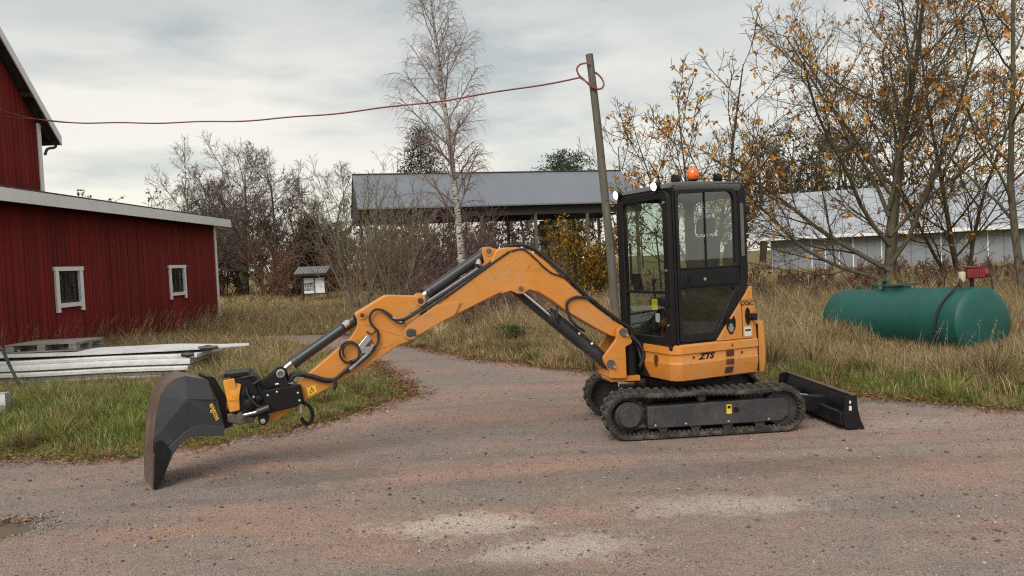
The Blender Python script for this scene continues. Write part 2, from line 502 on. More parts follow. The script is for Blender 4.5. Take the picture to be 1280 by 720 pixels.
class MB:
    """collects shapes; build() links them as one mesh object"""
    def __init__(s):
        s.v, s.f = [], []
    def add(s, vs, fs):
        o = len(s.v)
        s.v += [tuple(map(float, p)) for p in vs]
        s.f += [tuple(i + o for i in q) for q in fs]
        return s
    def box(s, x0, x1, y0, y1, z0, z1):
        return s.add([(x0, y0, z0), (x1, y0, z0), (x1, y1, z0), (x0, y1, z0), (x0, y0, z1), (x1, y0, z1), (x1, y1, z1), (x0, y1, z1)],
                     [(0, 3, 2, 1), (4, 5, 6, 7), (0, 1, 5, 4), (1, 2, 6, 5), (2, 3, 7, 6), (3, 0, 4, 7)])
    @staticmethod
    def _m(ax, u, v, t):
        return (u, t, v) if ax == 'xz' else (t, u, v) if ax == 'yz' else (u, v, t)
    def prism(s, poly, t0, t1, ax='xz'):
        n = len(poly)
        vs = [s._m(ax, u, v, t0) for u, v in poly] + [s._m(ax, u, v, t1) for u, v in poly]
        fs = [tuple(range(n)), tuple(range(2 * n - 1, n - 1, -1))]
        fs += [(i, i + n, (i + 1) % n + n, (i + 1) % n) for i in range(n)]
        return s.add(vs, fs)
    def ringplate(s, outer, inner, t0, t1, ax='xz'):
        n = len(outer)
        vs = []
        for t in (t0, t1):
            vs += [s._m(ax, u, v, t) for u, v in outer] + [s._m(ax, u, v, t) for u, v in inner]
        fs = []
        for i in range(n):
            j = (i + 1) % n
            fs += [(i, j, n + j, n + i), (2 * n + i, 3 * n + i, 3 * n + j, 2 * n + j), (i, 2 * n + i, 2 * n + j, j), (n + i, n + j, 3 * n + j, 3 * n + i)]
        return s.add(vs, fs)
    def tube(s, path, r, n=8, caps=True):
        P = np.array(path, float)
        m = len(P)
        rr = np.full(m, r) if np.isscalar(r) else np.array(r, float)
        T = np.gradient(P, axis=0)
        T /= np.linalg.norm(T, axis=1)[:, None] + 1e-12
        a = np.array([0, 0, 1.0]) if abs(T[0][2]) < 0.9 else np.array([1.0, 0, 0])
        N = n3(np.cross(T[0], a))
        vs = []
        for i in range(m):
            N = n3(N - T[i] * np.dot(N, T[i]))
            B = np.cross(T[i], N)
            for k in range(n):
                th = 2 * math.pi * k / n
                vs.append(P[i] + rr[i] * (math.cos(th) * N + math.sin(th) * B))
        fs = [(i * n + k, i * n + (k + 1) % n, (i + 1) * n + (k + 1) % n, (i + 1) * n + k) for i in range(m - 1) for k in range(n)]
        if caps:
            fs += [tuple(range(n - 1, -1, -1)), tuple(range((m - 1) * n, m * n))]
        return s.add(vs, fs)
    def cyl(s, p0, p1, r, n=16):
        return s.tube([p0, p1], r, n)
    def lathe(s, prof, o, ax, n=24):
        """prof = [(radius, height along ax)]"""
        ax = n3(ax)
        a = np.array([0, 0, 1.0]) if abs(ax[2]) < 0.9 else np.array([1.0, 0, 0])
        N = n3(np.cross(ax, a))
        B = np.cross(ax, N)
        o = np.array(o, float)
        vs = []
        for r, h in prof:
            for k in range(n):
                th = 2 * math.pi * k / n
                vs.append(o + ax * h + max(r, 1e-4) * (math.cos(th) * N + math.sin(th) * B))
        m = len(prof)
        fs = [(i * n + k, i * n + (k + 1) % n, (i + 1) * n + (k + 1) % n, (i + 1) * n + k) for i in range(m - 1) for k in range(n)]
        fs += [tuple(range(n - 1, -1, -1)), tuple(range((m - 1) * n, m * n))]
        return s.add(vs, fs)
    def loft(s, rings, caps=True):
        n = len(rings[0])
        vs = [p for r in rings for p in r]
        fs = [(i * n + k, i * n + (k + 1) % n, (i + 1) * n + (k + 1) % n, (i + 1) * n + k) for i in range(len(rings) - 1) for k in range(n)]
        if caps:
            fs += [tuple(range(n - 1, -1, -1)), tuple(range((len(rings) - 1) * n, len(rings) * n))]
        return s.add(vs, fs)
    def mesh(s, name, mat, smooth=None):
        me = bpy.data.meshes.new(name)
        me.from_pydata(s.v, [], s.f)
        bm = bmesh.new()
        bm.from_mesh(me)
        bmesh.ops.recalc_face_normals(bm, faces=bm.faces)
        bm.to_mesh(me)
        bm.free()
        if smooth:
            me.shade_smooth()
            me.set_sharp_from_angle(angle=R(smooth))
        me.materials.append(MAT[mat])
        return me
    def build(s, name, mat, parent=None, frame=None, bevel=0, smooth=None, seg=2):
        me = s.mesh(name, mat, smooth)
        o = bpy.data.objects.new(name, me)
        COL.objects.link(o)
        if parent is not None:
            o.parent = parent
        if frame is not None:
            o.matrix_basis = frame
        if bevel:
            b = o.modifiers.new('bevel', 'BEVEL')
            b.width, b.segments, b.limit_method, b.angle_limit = bevel, seg, 'ANGLE', R(35)
            if not smooth:
                me.shade_smooth()
                me.set_sharp_from_angle(angle=R(35))
            b.harden_normals = False
        return o

def tag(o, label=None, cat=None, group=None, kind=None):
    if label:
        o['label'] = label
    if cat:
        o['category'] = cat
    if group:
        o['group'] = group
    if kind:
        o['kind'] = kind
    return o

def thing(name, label, cat, loc=(0, 0, 0), group=None, rz=0.0):
    o = bpy.data.objects.new(name, None)
    COL.objects.link(o)
    o.location = loc
    o.rotation_euler = (0, 0, rz)
    o.empty_display_size = 0.2
    return tag(o, label, cat, group)

def frame_xy(origin, x, flat=True):
    """matrix with local x along x (horizontal), z up"""
    x = n3(x)
    y = np.array([-x[1], x[0], 0])
    return Matrix(((x[0], y[0], 0, origin[0]), (x[1], y[1], 0, origin[1]), (0, 0, 1, origin[2]), (0, 0, 0, 1)))

def rrect(u0, u1, v0, v1, r, n=5):
    rr = r if isinstance(r, (tuple, list)) else (r,) * 4   # corners: u1v0, u1v1, u0v1, u0v0
    out = []
    for (cu, cv, a0), q in zip(((u1, v0, -90), (u1, v1, 0), (u0, v1, 90), (u0, v0, 180)), rr):
        su, sv = (-1 if cu == u1 else 1), (1 if cv == v0 else -1)
        for k in range(n + 1):
            a = R(a0 + 90 * k / n)
            out.append((cu + su * q + q * math.cos(a), cv + sv * q + q * math.sin(a)))
    return out

def roundpoly(pts, r=0.02, n=4):
    """polygon with every corner rounded"""
    out = []
    m = len(pts)
    for i in range(m):
        p, a, b = np.array(pts[i], float), np.array(pts[i - 1], float), np.array(pts[(i + 1) % m], float)
        rr = r[i] if isinstance(r, (list, tuple)) else r
        la, lb = np.linalg.norm(a - p), np.linalg.norm(b - p)
        d = min(rr, la * 0.45, lb * 0.45)
        s, e = p + (a - p) / la * d, p + (b - p) / lb * d
        for k in range(n + 1):
            t = k / n
            q = (1 - t) ** 2 * s + 2 * t * (1 - t) * p + t * t * e
            out.append((q[0], q[1]))
    return out

def spline(pts, sub=6):
    P = [np.array(p, float) for p in pts]
    P = [2 * P[0] - P[1]] + P + [2 * P[-1] - P[-2]]
    out = []
    for i in range(1, len(P) - 2):
        for k in range(sub):
            t = k / sub
            a, b, c, d = P[i - 1], P[i], P[i + 1], P[i + 2]
            out.append(0.5 * ((2 * b) + (c - a) * t + (2 * a - 5 * b + 4 * c - d) * t * t + (3 * b - a - 3 * c + d) * t ** 3))
    out.append(P[-2])
    return out

def np_mesh(name, V, F, mat, tint=None, smooth=False):
    """big mesh from arrays; F is (n,3) or (n,4)"""
    me = bpy.data.meshes.new(name)
    V = np.ascontiguousarray(V, np.float32)
    Fs = F if isinstance(F, list) else [F]
    nv = len(V)
    me.vertices.add(nv)
    me.vertices.foreach_set('co', V.ravel())
    loops = np.concatenate([f.ravel() for f in Fs]).astype(np.int32)
    tot = np.concatenate([np.full(len(f), f.shape[1], np.int32) for f in Fs])
    st = np.concatenate([[0], np.cumsum(tot)[:-1]]).astype(np.int32)
    me.loops.add(len(loops))
    me.loops.foreach_set('vertex_index', loops)
    me.polygons.add(len(tot))
    me.polygons.foreach_set('loop_start', st)
    me.polygons.foreach_set('loop_total', tot)
    if tint is not None:
        a = me.attributes.new('tint', 'FLOAT_COLOR', 'POINT')
        c = np.ones((nv, 4), np.float32)
        c[:, :3] = tint
        a.data.foreach_set('color', c.ravel())
    me.update(calc_edges=True)
    if smooth:
        me.shade_smooth()
    me.materials.append(MAT[mat])
    return me

def np_obj(name, V, F, mat, tint=None, parent=None, smooth=False):
    o = bpy.data.objects.new(name, np_mesh(name, V, F, mat, tint, smooth))
    COL.objects.link(o)
    if parent is not None:
        o.parent = parent
    return o

def lettering(name, body, size, mat, parent, mtx, shear=0.0, extrude=0.0015, bold=0.0, align='CENTER', xs=1.0):
    cu = bpy.data.curves.new(name, 'FONT')
    cu.body, cu.size, cu.shear, cu.extrude, cu.offset = body, size, shear, extrude, bold
    cu.align_x, cu.align_y = align, 'CENTER'
    tmp = bpy.data.objects.new(name + '_tmp', cu)
    COL.objects.link(tmp)
    dg = bpy.context.evaluated_depsgraph_get()
    me = bpy.data.meshes.new_from_object(tmp.evaluated_get(dg))
    bpy.data.objects.remove(tmp)
    me.materials.clear()
    me.materials.append(MAT[mat])
    o = bpy.data.objects.new(name, me)
    COL.objects.link(o)
    o.parent = parent
    o.matrix_basis = mtx @ Matrix.Diagonal((xs, 1, 1, 1))
    return o

def axes_mtx(o, x, y):
    x, y = Vector(x).normalized(), Vector(y).normalized()
    z = x.cross(y)
    return Matrix(((x.x, y.x, z.x, o[0]), (x.y, y.y, z.y, o[1]), (x.z, y.z, z.z, o[2]), (0, 0, 0, 1)))

# value noise on arrays (for heights and densities)
def vnoise(x, y, seed=0):
    xi, yi = np.floor(x).astype(np.int64), np.floor(y).astype(np.int64)
    fx, fy = x - xi, y - yi
    fx, fy = fx * fx * (3 - 2 * fx), fy * fy * (3 - 2 * fy)
    def h(a, b):
        n = (a * 374761393 + b * 668265263 + seed * 1442695041) & 0x7fffffff
        n = ((n ^ (n >> 13)) * 1274126177) & 0x7fffffff
        return ((n ^ (n >> 16)) & 0xffff) / 65535.0
    return (h(xi, yi) * (1 - fx) + h(xi + 1, yi) * fx) * (1 - fy) + (h(xi, yi + 1) * (1 - fx) + h(xi + 1, yi + 1) * fx) * fy
def fbm(x, y, seed=0, o=4):
    s, a, t = 0, 1.0, 0
    for i in range(o):
        s = s + a * vnoise(x * 2 ** i, y * 2 ** i, seed + i)
        t += a
        a *= 0.5
    return s / t

def sdist(px, py, poly):
    """signed distance to a closed polygon, negative inside"""
    P = np.array(poly, float)
    d = np.full(px.shape, 1e9)
    ins = np.zeros(px.shape, bool)
    for i in range(len(P)):
        a, b = P[i - 1], P[i]
        e = b - a
        wx, wy = px - a[0], py - a[1]
        t = np.clip((wx * e[0] + wy * e[1]) / (e @ e), 0, 1)
        d = np.minimum(d, (wx - t * e[0]) ** 2 + (wy - t * e[1]) ** 2)
        c = ((a[1] > py) != (b[1] > py)) & (px < (b[0] - a[0]) * (py - a[1]) / (b[1] - a[1] + 1e-12) + a[0])
        ins ^= c
    return np.where(ins, -1, 1) * np.sqrt(d)

# ================================================================== ground, road, path
ROAD = [(-30, -6), (-30, 8.6), (-9, 7.9), (-5.2, 7.67), (-3.8, 7.57), (-3.2, 7.95), (-2.66, 8.5), (-2.1, 9.2), (-1.69, 9.7), (-1.42, 10.5), (-1.5, 11.2),
        (-1.8, 12.2), (-2.2, 13.2), (-3.2, 15.4), (-4.6, 17.6), (-6.5, 18.8), (-8.6, 19.4), (-8.6, 21.0), (-6.6, 21.2), (-5, 20.8), (-3.9, 19.6), (-2.9, 17.8),
        (-2.33, 16.7), (-0.6, 14), (1.17, 11.75), (2.5, 10.4), (4.03, 8.97), (5.18, 7.8), (7, 6.4), (12, 3.5), (30, -2), (30, -6)]
PATH = [(-14, 29.0), (-9.6, 27.3), (-5.6, 25.2), (-3.2, 24.2), (-3.0, 25.0), (-5.4, 26.2), (-9.6, 28.4), (-14, 30.2)]
def road_sd(x, y):
    wob = (fbm(x * 1.7, y * 1.7, 5, 3) - 0.5) * 0.45 + (fbm(x * 6, y * 6, 8, 2) - 0.5) * 0.2
    return np.minimum(sdist(x, y, ROAD), sdist(x, y, PATH)) + wob
def road_z(x, y):
    z = (fbm(x * 0.8, y * 1.4, 21, 3) - 0.5) * 0.020 - 0.004
    for a, b, c, w in ((6.35, 0.04, 0.5, 0.13), (5.05, 0.05, 1.3, 0.12), (6.95, 0.03, 2.0, 0.12), (4.15, 0.02, 0.2, 0.15)):
        d = (y - (a + b * x + 0.18 * np.sin(x * 0.7 + c))) / w
        k = 0.5 + 0.5 * fbm(x * 1.5, y * 1.5, 44, 2)
        z = z + k * (0.010 * np.exp(-((np.abs(d) - 1.5) / 0.5) ** 2) - 0.014 * np.exp(-d * d))
    q = np.hypot((x + 4.02) / 0.46, (y - 5.57) / 0.20)
    return z - 0.045 * np.exp(-q ** 4)
def ground_z(x, y):
    sd = road_sd(x, y)
    k = np.clip((sd + 0.05) / 0.7, 0, 1)
    k = k * k * (3 - 2 * k)
    z = -0.05 + k * (0.09 + 0.10 * fbm(x * 0.7, y * 0.7, 33, 3))
    # low bank behind the tank
    b = np.clip((x - 4.5) / 3.0, 0, 1) * np.clip((y - 14.5) / 4.0, 0, 1) * np.clip((40 - y) / 14, 0, 1)
    return z + 0.22 * b * np.clip((60 - x) / 20, 0, 1)

def spaced(lo, hi, fine_lo, fine_hi, step, grow=1.18):
    v = list(np.arange(fine_lo, fine_hi, step))
    s, x = step, fine_lo
    a = []
    while x > lo:
        s *= grow
        x -= s
        a.append(x)
    s, x = step, v[-1]
    b = []
    while x < hi:
        s *= grow
        x += s
        b.append(x)
    return np.array(a[::-1] + v + b)
gx, gy = spaced(-400, 400, -13, 15, 0.16), spaced(-60, 700, 4, 32, 0.18)
GX, GY = np.meshgrid(gx, gy)
GZ = ground_z(GX, GY)
nx, ny = len(gx), len(gy)
ii = (np.arange(ny - 1)[:, None] * nx + np.arange(nx - 1)[None, :]).ravel()
tag(np_obj('ground', np.stack([GX, GY, GZ], -1).reshape(-1, 3), np.stack([ii, ii + 1, ii + 1 + nx, ii + nx], 1), 'meadow_soil', smooth=True), kind='structure')

def sheet(name, x0, x1, y0, y1, step, mask):
    xs, ys = np.arange(x0, x1, step), np.arange(y0, y1, step)
    X, Y = np.meshgrid(xs, ys)
    Z = road_z(X, Y)
    n = len(xs)
    k = (np.arange(len(ys) - 1)[:, None] * n + np.arange(n - 1)[None, :]).ravel()
    F = np.stack([k, k + 1, k + 1 + n, k + n], 1)
    m = mask(X.ravel(), Y.ravel())
    F = F[m[F].any(1)]
    used, inv = np.unique(F, return_inverse=True)
    V = np.stack([X, Y, Z], -1).reshape(-1, 3)[used]
    o = np_obj(name, V, inv.reshape(-1, 4), 'gravel', smooth=True)
    return tag(o, kind='structure')
sheet('gravel_road', -13, 13, -4, 22, 0.08, lambda x, y: (sdist(x, y, ROAD) + (fbm(x * 1.7, y * 1.7, 5, 3) - 0.5) * 0.45 + (fbm(x * 6, y * 6, 8, 2) - 0.5) * 0.2) < 0.04)
sheet('gravel_path', -13.8, -3.2, 24.2, 30, 0.12, lambda x, y: (sdist(x, y, PATH) + (fbm(x * 1.7, y * 1.7, 5, 3) - 0.5) * 0.45) < 0.0)

# ================================================================== red barn with low annex
BARN = thing('red_barn', 'red wooden barn with white trim, tall gable and a low annex', 'barn', (-12.0, 20.0, 0))
bo = Matrix.Translation((12.0, -20.0, 0))            # parts below are written in world metres
def cladding(name, x, y0, y1, ztop, parent, seed, z0=0.0):
    """upright boards on a wall that faces +x; ztop(y) gives the top edge"""
    g = np.random.default_rng(seed)
    V, F, T = [], [], []
    y = y0
    while y < y1:
        w = min(g.choice((0.09, 0.12, 0.15, 0.19)) * g.uniform(0.9, 1.1), y1 - y)
        d = g.uniform(0.0, 0.012)
        a, b = y + 0.002, y + w - 0.002
        if b - a > 0.02:
            o = len(V)
            for xx in (x - 0.03, x + d):
                V += [(xx, a, z0), (xx, b, z0), (xx, b, ztop(b)), (xx, a, ztop(a))]
            F += [(o + 4, o + 5, o + 6, o + 7), (o, o + 4, o + 7, o + 3), (o + 1, o + 2, o + 6, o + 5), (o + 3, o + 7, o + 6, o + 2)]
            t = g.uniform(0.72, 1.12)
            T += [(t, t * g.uniform(0.95, 1.05), t)] * 8
        y += w
    o = np_obj(name, np.array(V), np.array(F), 'falu_red', np.array(T), parent)
    o.matrix_basis = bo
    tag(o, kind='stuff')
    return o
WX = -9.6
WIN = ((16.16, 17.16), (21.55, 22.60))
# annex body, with openings left for the windows
m = MB()
m.box(WX - 2.6, WX - 0.04, 9.0, 9.1, 0, 3.3).box(WX - 2.6, WX - 0.04, 25.0, 25.1, 0, 3.3)
ys = [9.1, WIN[0][0], WIN[0][1], WIN[1][0], WIN[1][1], 25.0]
for k in range(5):
    if k % 2 == 0:
        m.box(WX - 0.10, WX - 0.035, ys[k], ys[k + 1], -0.05, 3.36)
    else:
        m.box(WX - 0.10, WX - 0.035, ys[k], ys[k + 1], -0.05, 1.24).box(WX - 0.10, WX - 0.035, ys[k], ys[k + 1], 2.00, 3.36)
m.build('wall', 'board_brown', BARN, bo)
for k in range(5):
    if k % 2 == 0:
        cladding('board_cladding', WX, ys[k] - (0.1 if k == 0 else 0), ys[k + 1] + (0.1 if k == 4 else 0), lambda y: 3.36, BARN, 100 + k)
    else:
        cladding('board_cladding', WX, ys[k], ys[k + 1], lambda y: 1.24, BARN, 120 + k)
        cladding('board_cladding', WX, ys[k], ys[k + 1], lambda y: 3.36, BARN, 140 + k, 2.00)
MB().box(WX - 0.02, WX + 0.032, 24.98, 25.13, 0.02, 3.36).build('corner_board', 'white_trim', BARN, bo, 0.004)
# annex roof: rises towards the gable
m = MB()
m.prism([(-9.22, 3.50), (-9.22, 3.55), (-12.2, 4.06), (-12.2, 4.01)], 8.6, 25.5)
an_roof = m.build('roof', 'gutter_dark', BARN, bo)
for y in np.arange(8.7, 25.4, 0.30):
    MB().prism([(-9.20, 3.552), (-9.20, 3.582), (-12.1, 4.08), (-12.1, 4.05)], y, y + 0.20).build('roof_sheet_rib', 'gutter_dark', an_roof)
MB().box(-9.235, -9.20, 8.6, 25.52, 3.30, 3.548).build('fascia', 'white_trim', BARN, bo, 0.004)
MB().prism([(-9.236, 3.30), (-9.236, 3.54), (-12.2, 4.04), (-12.2, 3.80)], 25.48, 25.51).build('barge_board', 'white_trim', BARN, bo)
MB().box(-9.60, -9.236, 8.6, 25.45, 3.44, 3.47).build('soffit', 'board_brown', BARN, bo)
def barn_window(y0, y1, curtain):
    z0, z1 = 1.24, 2.00
    fw = 0.10
    w = MB().box(WX - 0.02, WX + 0.045, y0 - 0.02, y0 + fw, z0 - 0.12, z1).build('window', 'white_trim', BARN, bo, 0.004)
    MB().box(WX - 0.02, WX + 0.043, y1 - fw, y1 + 0.02, z0 - 0.12, z1).build('frame', 'white_trim', w, bevel=0.004)
    MB().box(WX - 0.02, WX + 0.05, y0 - 0.05, y1 + 0.05, z1, z1 + 0.09).build('frame', 'white_trim', w, bevel=0.004)
    MB().box(WX - 0.02, WX + 0.06, y0 + fw, y1 - fw, z0 - 0.02, z0 + 0.07).build('sill', 'white_trim', w, bevel=0.004)
    MB().ringplate(rrect(y0 + fw, y1 - fw, z0 + 0.07, z1, 0.001, 1), rrect(y0 + fw + 0.045, y1 - fw - 0.045, z0 + 0.125, z1 - 0.05, 0.001, 1), WX - 0.06, WX - 0.02, 'yz').build('sash', 'board_brown', w)
    mid = (y0 + y1) / 2 - 0.06
    MB().box(WX - 0.058, WX - 0.022, mid - 0.025, mid + 0.025, z0 + 0.125, z1 - 0.05).build('mullion', 'board_brown', w)
    for a, b in ((y0 + fw + 0.045, mid - 0.025), (mid + 0.025, y1 - fw - 0.045)):
        MB().box(WX - 0.043, WX - 0.039, a, b, z0 + 0.125, z1 - 0.05).build('pane', 'house_glass', w)
    MB().box(WX - 0.9, WX - 0.88, y0 - 0.6, y1 + 3.2, 0.6, 2.5).build('room_wall', 'hall_dark', w)
    if curtain:
        V = []
        for k in range(13):
            t = k / 12
            V.append((0.012 * math.sin(k * 1.9), t))
        m = MB()
        ring = []
        for k, (dx, t) in enumerate(V):
            for e in (0, 0.012):
                ring += [(WX - 0.16 + dx + e, y0 + 0.16 + 0.50 * t, z0 + 0.12), (WX - 0.16 + dx + e, y0 + 0.14 + 0.28 * t, z1 - 0.03)]
        fs = []
        for k in range(12):
            a, b = 4 * k, 4 * k + 4
            fs += [(a, b, b + 1, a + 1), (a + 2, a + 3, b + 3, b + 2)]
        m.add(ring, fs)
        m.build('curtain', 'curtain', w)
barn_window(*WIN[0], False)
barn_window(*WIN[1], True)
# tall part: its gable faces +x
GXW = -12.0
YC, ZE, PITCHB = 19.86, 5.56, 1.0
ridge_y = 14.2
gz = lambda y: ZE + 0.35 + (YC - y) * PITCHB if y > ridge_y else ZE + 0.35 + (YC - 2 * ridge_y + y) * PITCHB
cladding('gable_cladding', GXW, 8.6, YC, gz, BARN, 200, 3.5)
m = MB()
m.prism([(8.6, 0), (YC - 0.02, 0), (YC - 0.02, gz(YC) - 0.05), (ridge_y, gz(ridge_y) - 0.1), (8.6, gz(8.6) - 0.1)], -18, GXW - 0.035, 'yz')
m.build('gable_wall', 'board_brown', BARN, bo)
MB().box(GXW - 0.02, GXW + 0.032, YC - 0.01, YC + 0.13, 3.5, ZE + 0.30).build('corner_board', 'white_trim', BARN, bo, 0.004)
ye = YC + 0.58
zr = lambda y: ZE + 0.52 + (YC - y) * PITCHB
m = MB()
m.prism([(ye, zr(ye)), (ye, zr(ye) + 0.09), (ridge_y, zr(ridge_y) + 0.09), (ridge_y, zr(ridge_y))], -18, GXW + 0.25, 'yz')
m.prism([(7.5, zr(ye)), (7.5, zr(ye) + 0.09), (ridge_y, zr(ridge_y) + 0.091), (ridge_y, zr(ridge_y) + 0.001)], -18, GXW + 0.25, 'yz')
gr = m.build('gable_roof', 'gutter_dark', BARN, bo)
MB().prism([(ye + 0.02, zr(ye) - 0.14), (ye + 0.02, zr(ye) + 0.10), (ridge_y, zr(ridge_y) + 0.13), (ridge_y, zr(ridge_y) - 0.11)], GXW + 0.251, GXW + 0.282, 'yz').build('barge_board', 'white_trim', BARN, bo)
MB().box(-18, GXW + 0.25, ye - 0.03, ye, zr(ye) - 0.13, zr(ye) - 0.002).build('eave_board', 'board_brown', BARN, bo)
for k, x in enumerate(np.arange(GXW - 1.5, GXW + 0.15, 0.50)):
    MB().prism([(YC - 0.1, zr(YC - 0.1) - 0.14), (YC - 0.1, zr(YC - 0.1) - 0.01), (ye - 0.04, zr(ye - 0.04) - 0.01), (ye - 0.04, zr(ye - 0.04) - 0.14)], x, x + 0.07, 'yz').build('rafter', 'board_brown', gr)
for k in range(5):
    y = ridge_y + 0.5 + k * 1.15
    MB().box(GXW - 0.05, GXW + 0.245, y, y + 0.1, zr(y + 0.1) - 0.13, zr(y + 0.1) - 0.02).build('purlin', 'board_brown', gr)
# gutter and swan-neck pipe
m = MB()
m.tube([(-18, ye + 0.07, zr(ye) - 0.06), (GXW + 0.20, ye + 0.07, zr(ye) - 0.06)], 0.05, 10)
gt = m.build('gutter', 'white_trim', BARN, bo, smooth=40)
m = MB()
m.tube(spline([(GXW + 0.1, ye + 0.05, zr(ye) - 0.08), (GXW + 0.1, ye + 0.0, zr(ye) - 0.18), (GXW + 0.06, YC + 0.32, zr(ye) - 0.26), (GXW + 0.04, YC + 0.22, zr(ye) - 0.42)]), 0.035, 8)
m.build('downpipe', 'gutter_dark', gt, smooth=40)

# ================================================================== open shed far behind
SHED = thing('open_shed', 'open shed on posts with a long grey metal roof', 'shed', (-7.67, 41.0, 0))
sf = frame_xy((0, 0, 0), (0.968, 0.252, 0))
LS, HS, ZE_, ZR_ = 15.9, 3.25, 4.86, 7.0
m = MB()
m.prism([(-0.35, ZE_ - 0.05), (-0.35, ZE_ + 0.03), (HS, ZR_ + 0.08), (HS, ZR_)], -0.35, LS + 0.2, 'yz')
roof = m.build('roof', 'shed_roof_metal', SHED, sf)
MB().prism([(2 * HS + 0.35, ZE_ - 0.05), (2 * HS + 0.35, ZE_ + 0.03), (HS + 0.002, ZR_ + 0.08), (HS + 0.002, ZR_)], -0.35, LS + 0.2, 'yz').build('roof', 'shed_roof_metal', SHED, sf)
MB().box(-0.36, LS + 0.21, HS - 0.12, HS + 0.12, ZR_ + 0.06, ZR_ + 0.11).build('ridge_cap', 'gutter_dark', SHED, sf)
for y in (0.05, 2 * HS - 0.2):
    MB().box(-0.1, LS + 0.1, y, y + 0.15, ZE_ - 0.55, ZE_ - 0.06).build('eave_beam', 'shed_dark', SHED, sf)
for k in range(6):
    x = 0.1 + k * (LS - 0.35) / 5
    for y in (0.06, 2 * HS - 0.2):
        MB().box(x, x + 0.16, y, y + 0.14, -0.05, ZE_ - 0.5).build('post', 'post_wood', SHED, sf)
    MB().prism([(0.1, ZE_ - 0.3), (HS, ZR_ - 0.15), (2 * HS - 0.1, ZE_ - 0.3), (2 * HS - 0.1, ZE_ - 0.42), (HS, ZR_ - 0.3), (0.1, ZE_ - 0.42)], x + 0.03, x + 0.12, 'yz').build('rafter_pair', 'shed_dark', SHED, sf)
    MB().box(x + 0.04, x + 0.11, 0.1, 2 * HS - 0.1, ZE_ - 0.5, ZE_ - 0.36).build('tie_beam', 'shed_dark', SHED, sf)
MB().prism([(0.0, ZE_ - 0.55), (HS, ZE_ - 0.55), (2 * HS, ZE_ - 0.55), (2 * HS, ZE_ - 0.1), (HS, ZR_ - 0.05), (0, ZE_ - 0.1)], -0.30, -0.25, 'yz').build('gable_boarding', 'shed_dark', SHED, sf)
MB().box(11.6, 12.4, 2 * HS - 0.35, 2 * HS - 0.25, 0, ZE_ - 0.6).build('wall_panel', 'post_wood', SHED, sf)

# ================================================================== pale metal hall on the right
HALL = thing('metal_hall', 'long low pale metal hall with white roof behind the bare tree', 'building', (16.9, 49.7, 0))
hf = frame_xy((0, 0, 0), (0.918, -0.397, 0))
MB().box(0.0, 34, 0.06, 11.5, -0.2, 2.30).build('wall', 'hall_wall', HALL, hf)
for k in range(42):
    x = k * 0.8
    MB().box(x + 0.02, x + 0.78, 0.0, 0.05 - 0.012 * (k % 2), 0.0, 2.42).build('wall_panel', 'hall_wall', HALL, hf)
    if k % 3 == 0 or k in (4, 5, 8):
        MB().box(x - 0.03, x + 0.03, -0.06, -0.002, -0.1, 2.40).build('wall_post', 'white_trim', HALL, hf)
for k in range(32):
    x = -1.4 + k * 1.125
    MB().prism([(-0.7, 2.40), (-0.7, 2.48), (11.8, 6.0), (11.8, 5.92)], x + 0.025, x + 1.10, 'yz').build('roof_panel', 'hall_roof', HALL, hf)
MB().prism([(-0.65, 2.38), (-0.65, 2.42), (11.75, 5.94), (11.75, 5.90)], -1.38, 34.5, 'yz').build('roof_deck', 'hall_wall', HALL, hf)
MB().box(-1.4, 34.6, -0.76, -0.71, 2.28, 2.49).build('eave_trim', 'white_trim', HALL, hf)
MB().prism([(-0.6, 0.0), (11.8, 0), (11.8, 5.9), (-0.6, 2.39)], -0.02, -0.002, 'yz').build('end_wall', 'hall_wall', HALL, hf)
MB().box(0.0, 34, -0.10, -0.062, -0.1, 0.16).build('plinth', 'hall_dark', HALL, hf)

# ================================================================== excavator
CEN = (1.79, 8.13, 0.0)
EX = thing('mini_excavator', 'orange mini excavator with dark cab on rubber tracks, arm stretched out', 'excavator', CEN)
TH, FI = R(24), R(14)
FU = frame_xy((0, 0, 0), (-math.cos(TH), -math.sin(TH), 0))                       # upper body: x forward, y to the machine's left
P0 = (-0.72 * math.cos(TH), -0.72 * math.sin(TH), 0)
FB = frame_xy(P0, (-math.cos(FI), -math.sin(FI), 0))                              # boom plane: x outwards, y towards the viewer side
FT = frame_xy((0, 0, 0), (math.cos(R(3)), math.sin(R(3)), 0))                     # undercarriage: x to the rear
FK = frame_xy((-3.11 - CEN[0], 6.43 - CEN[1], 0.0), (-0.83189644, -0.55493092, 0))  # bucket: x outwards, near side at y = 0

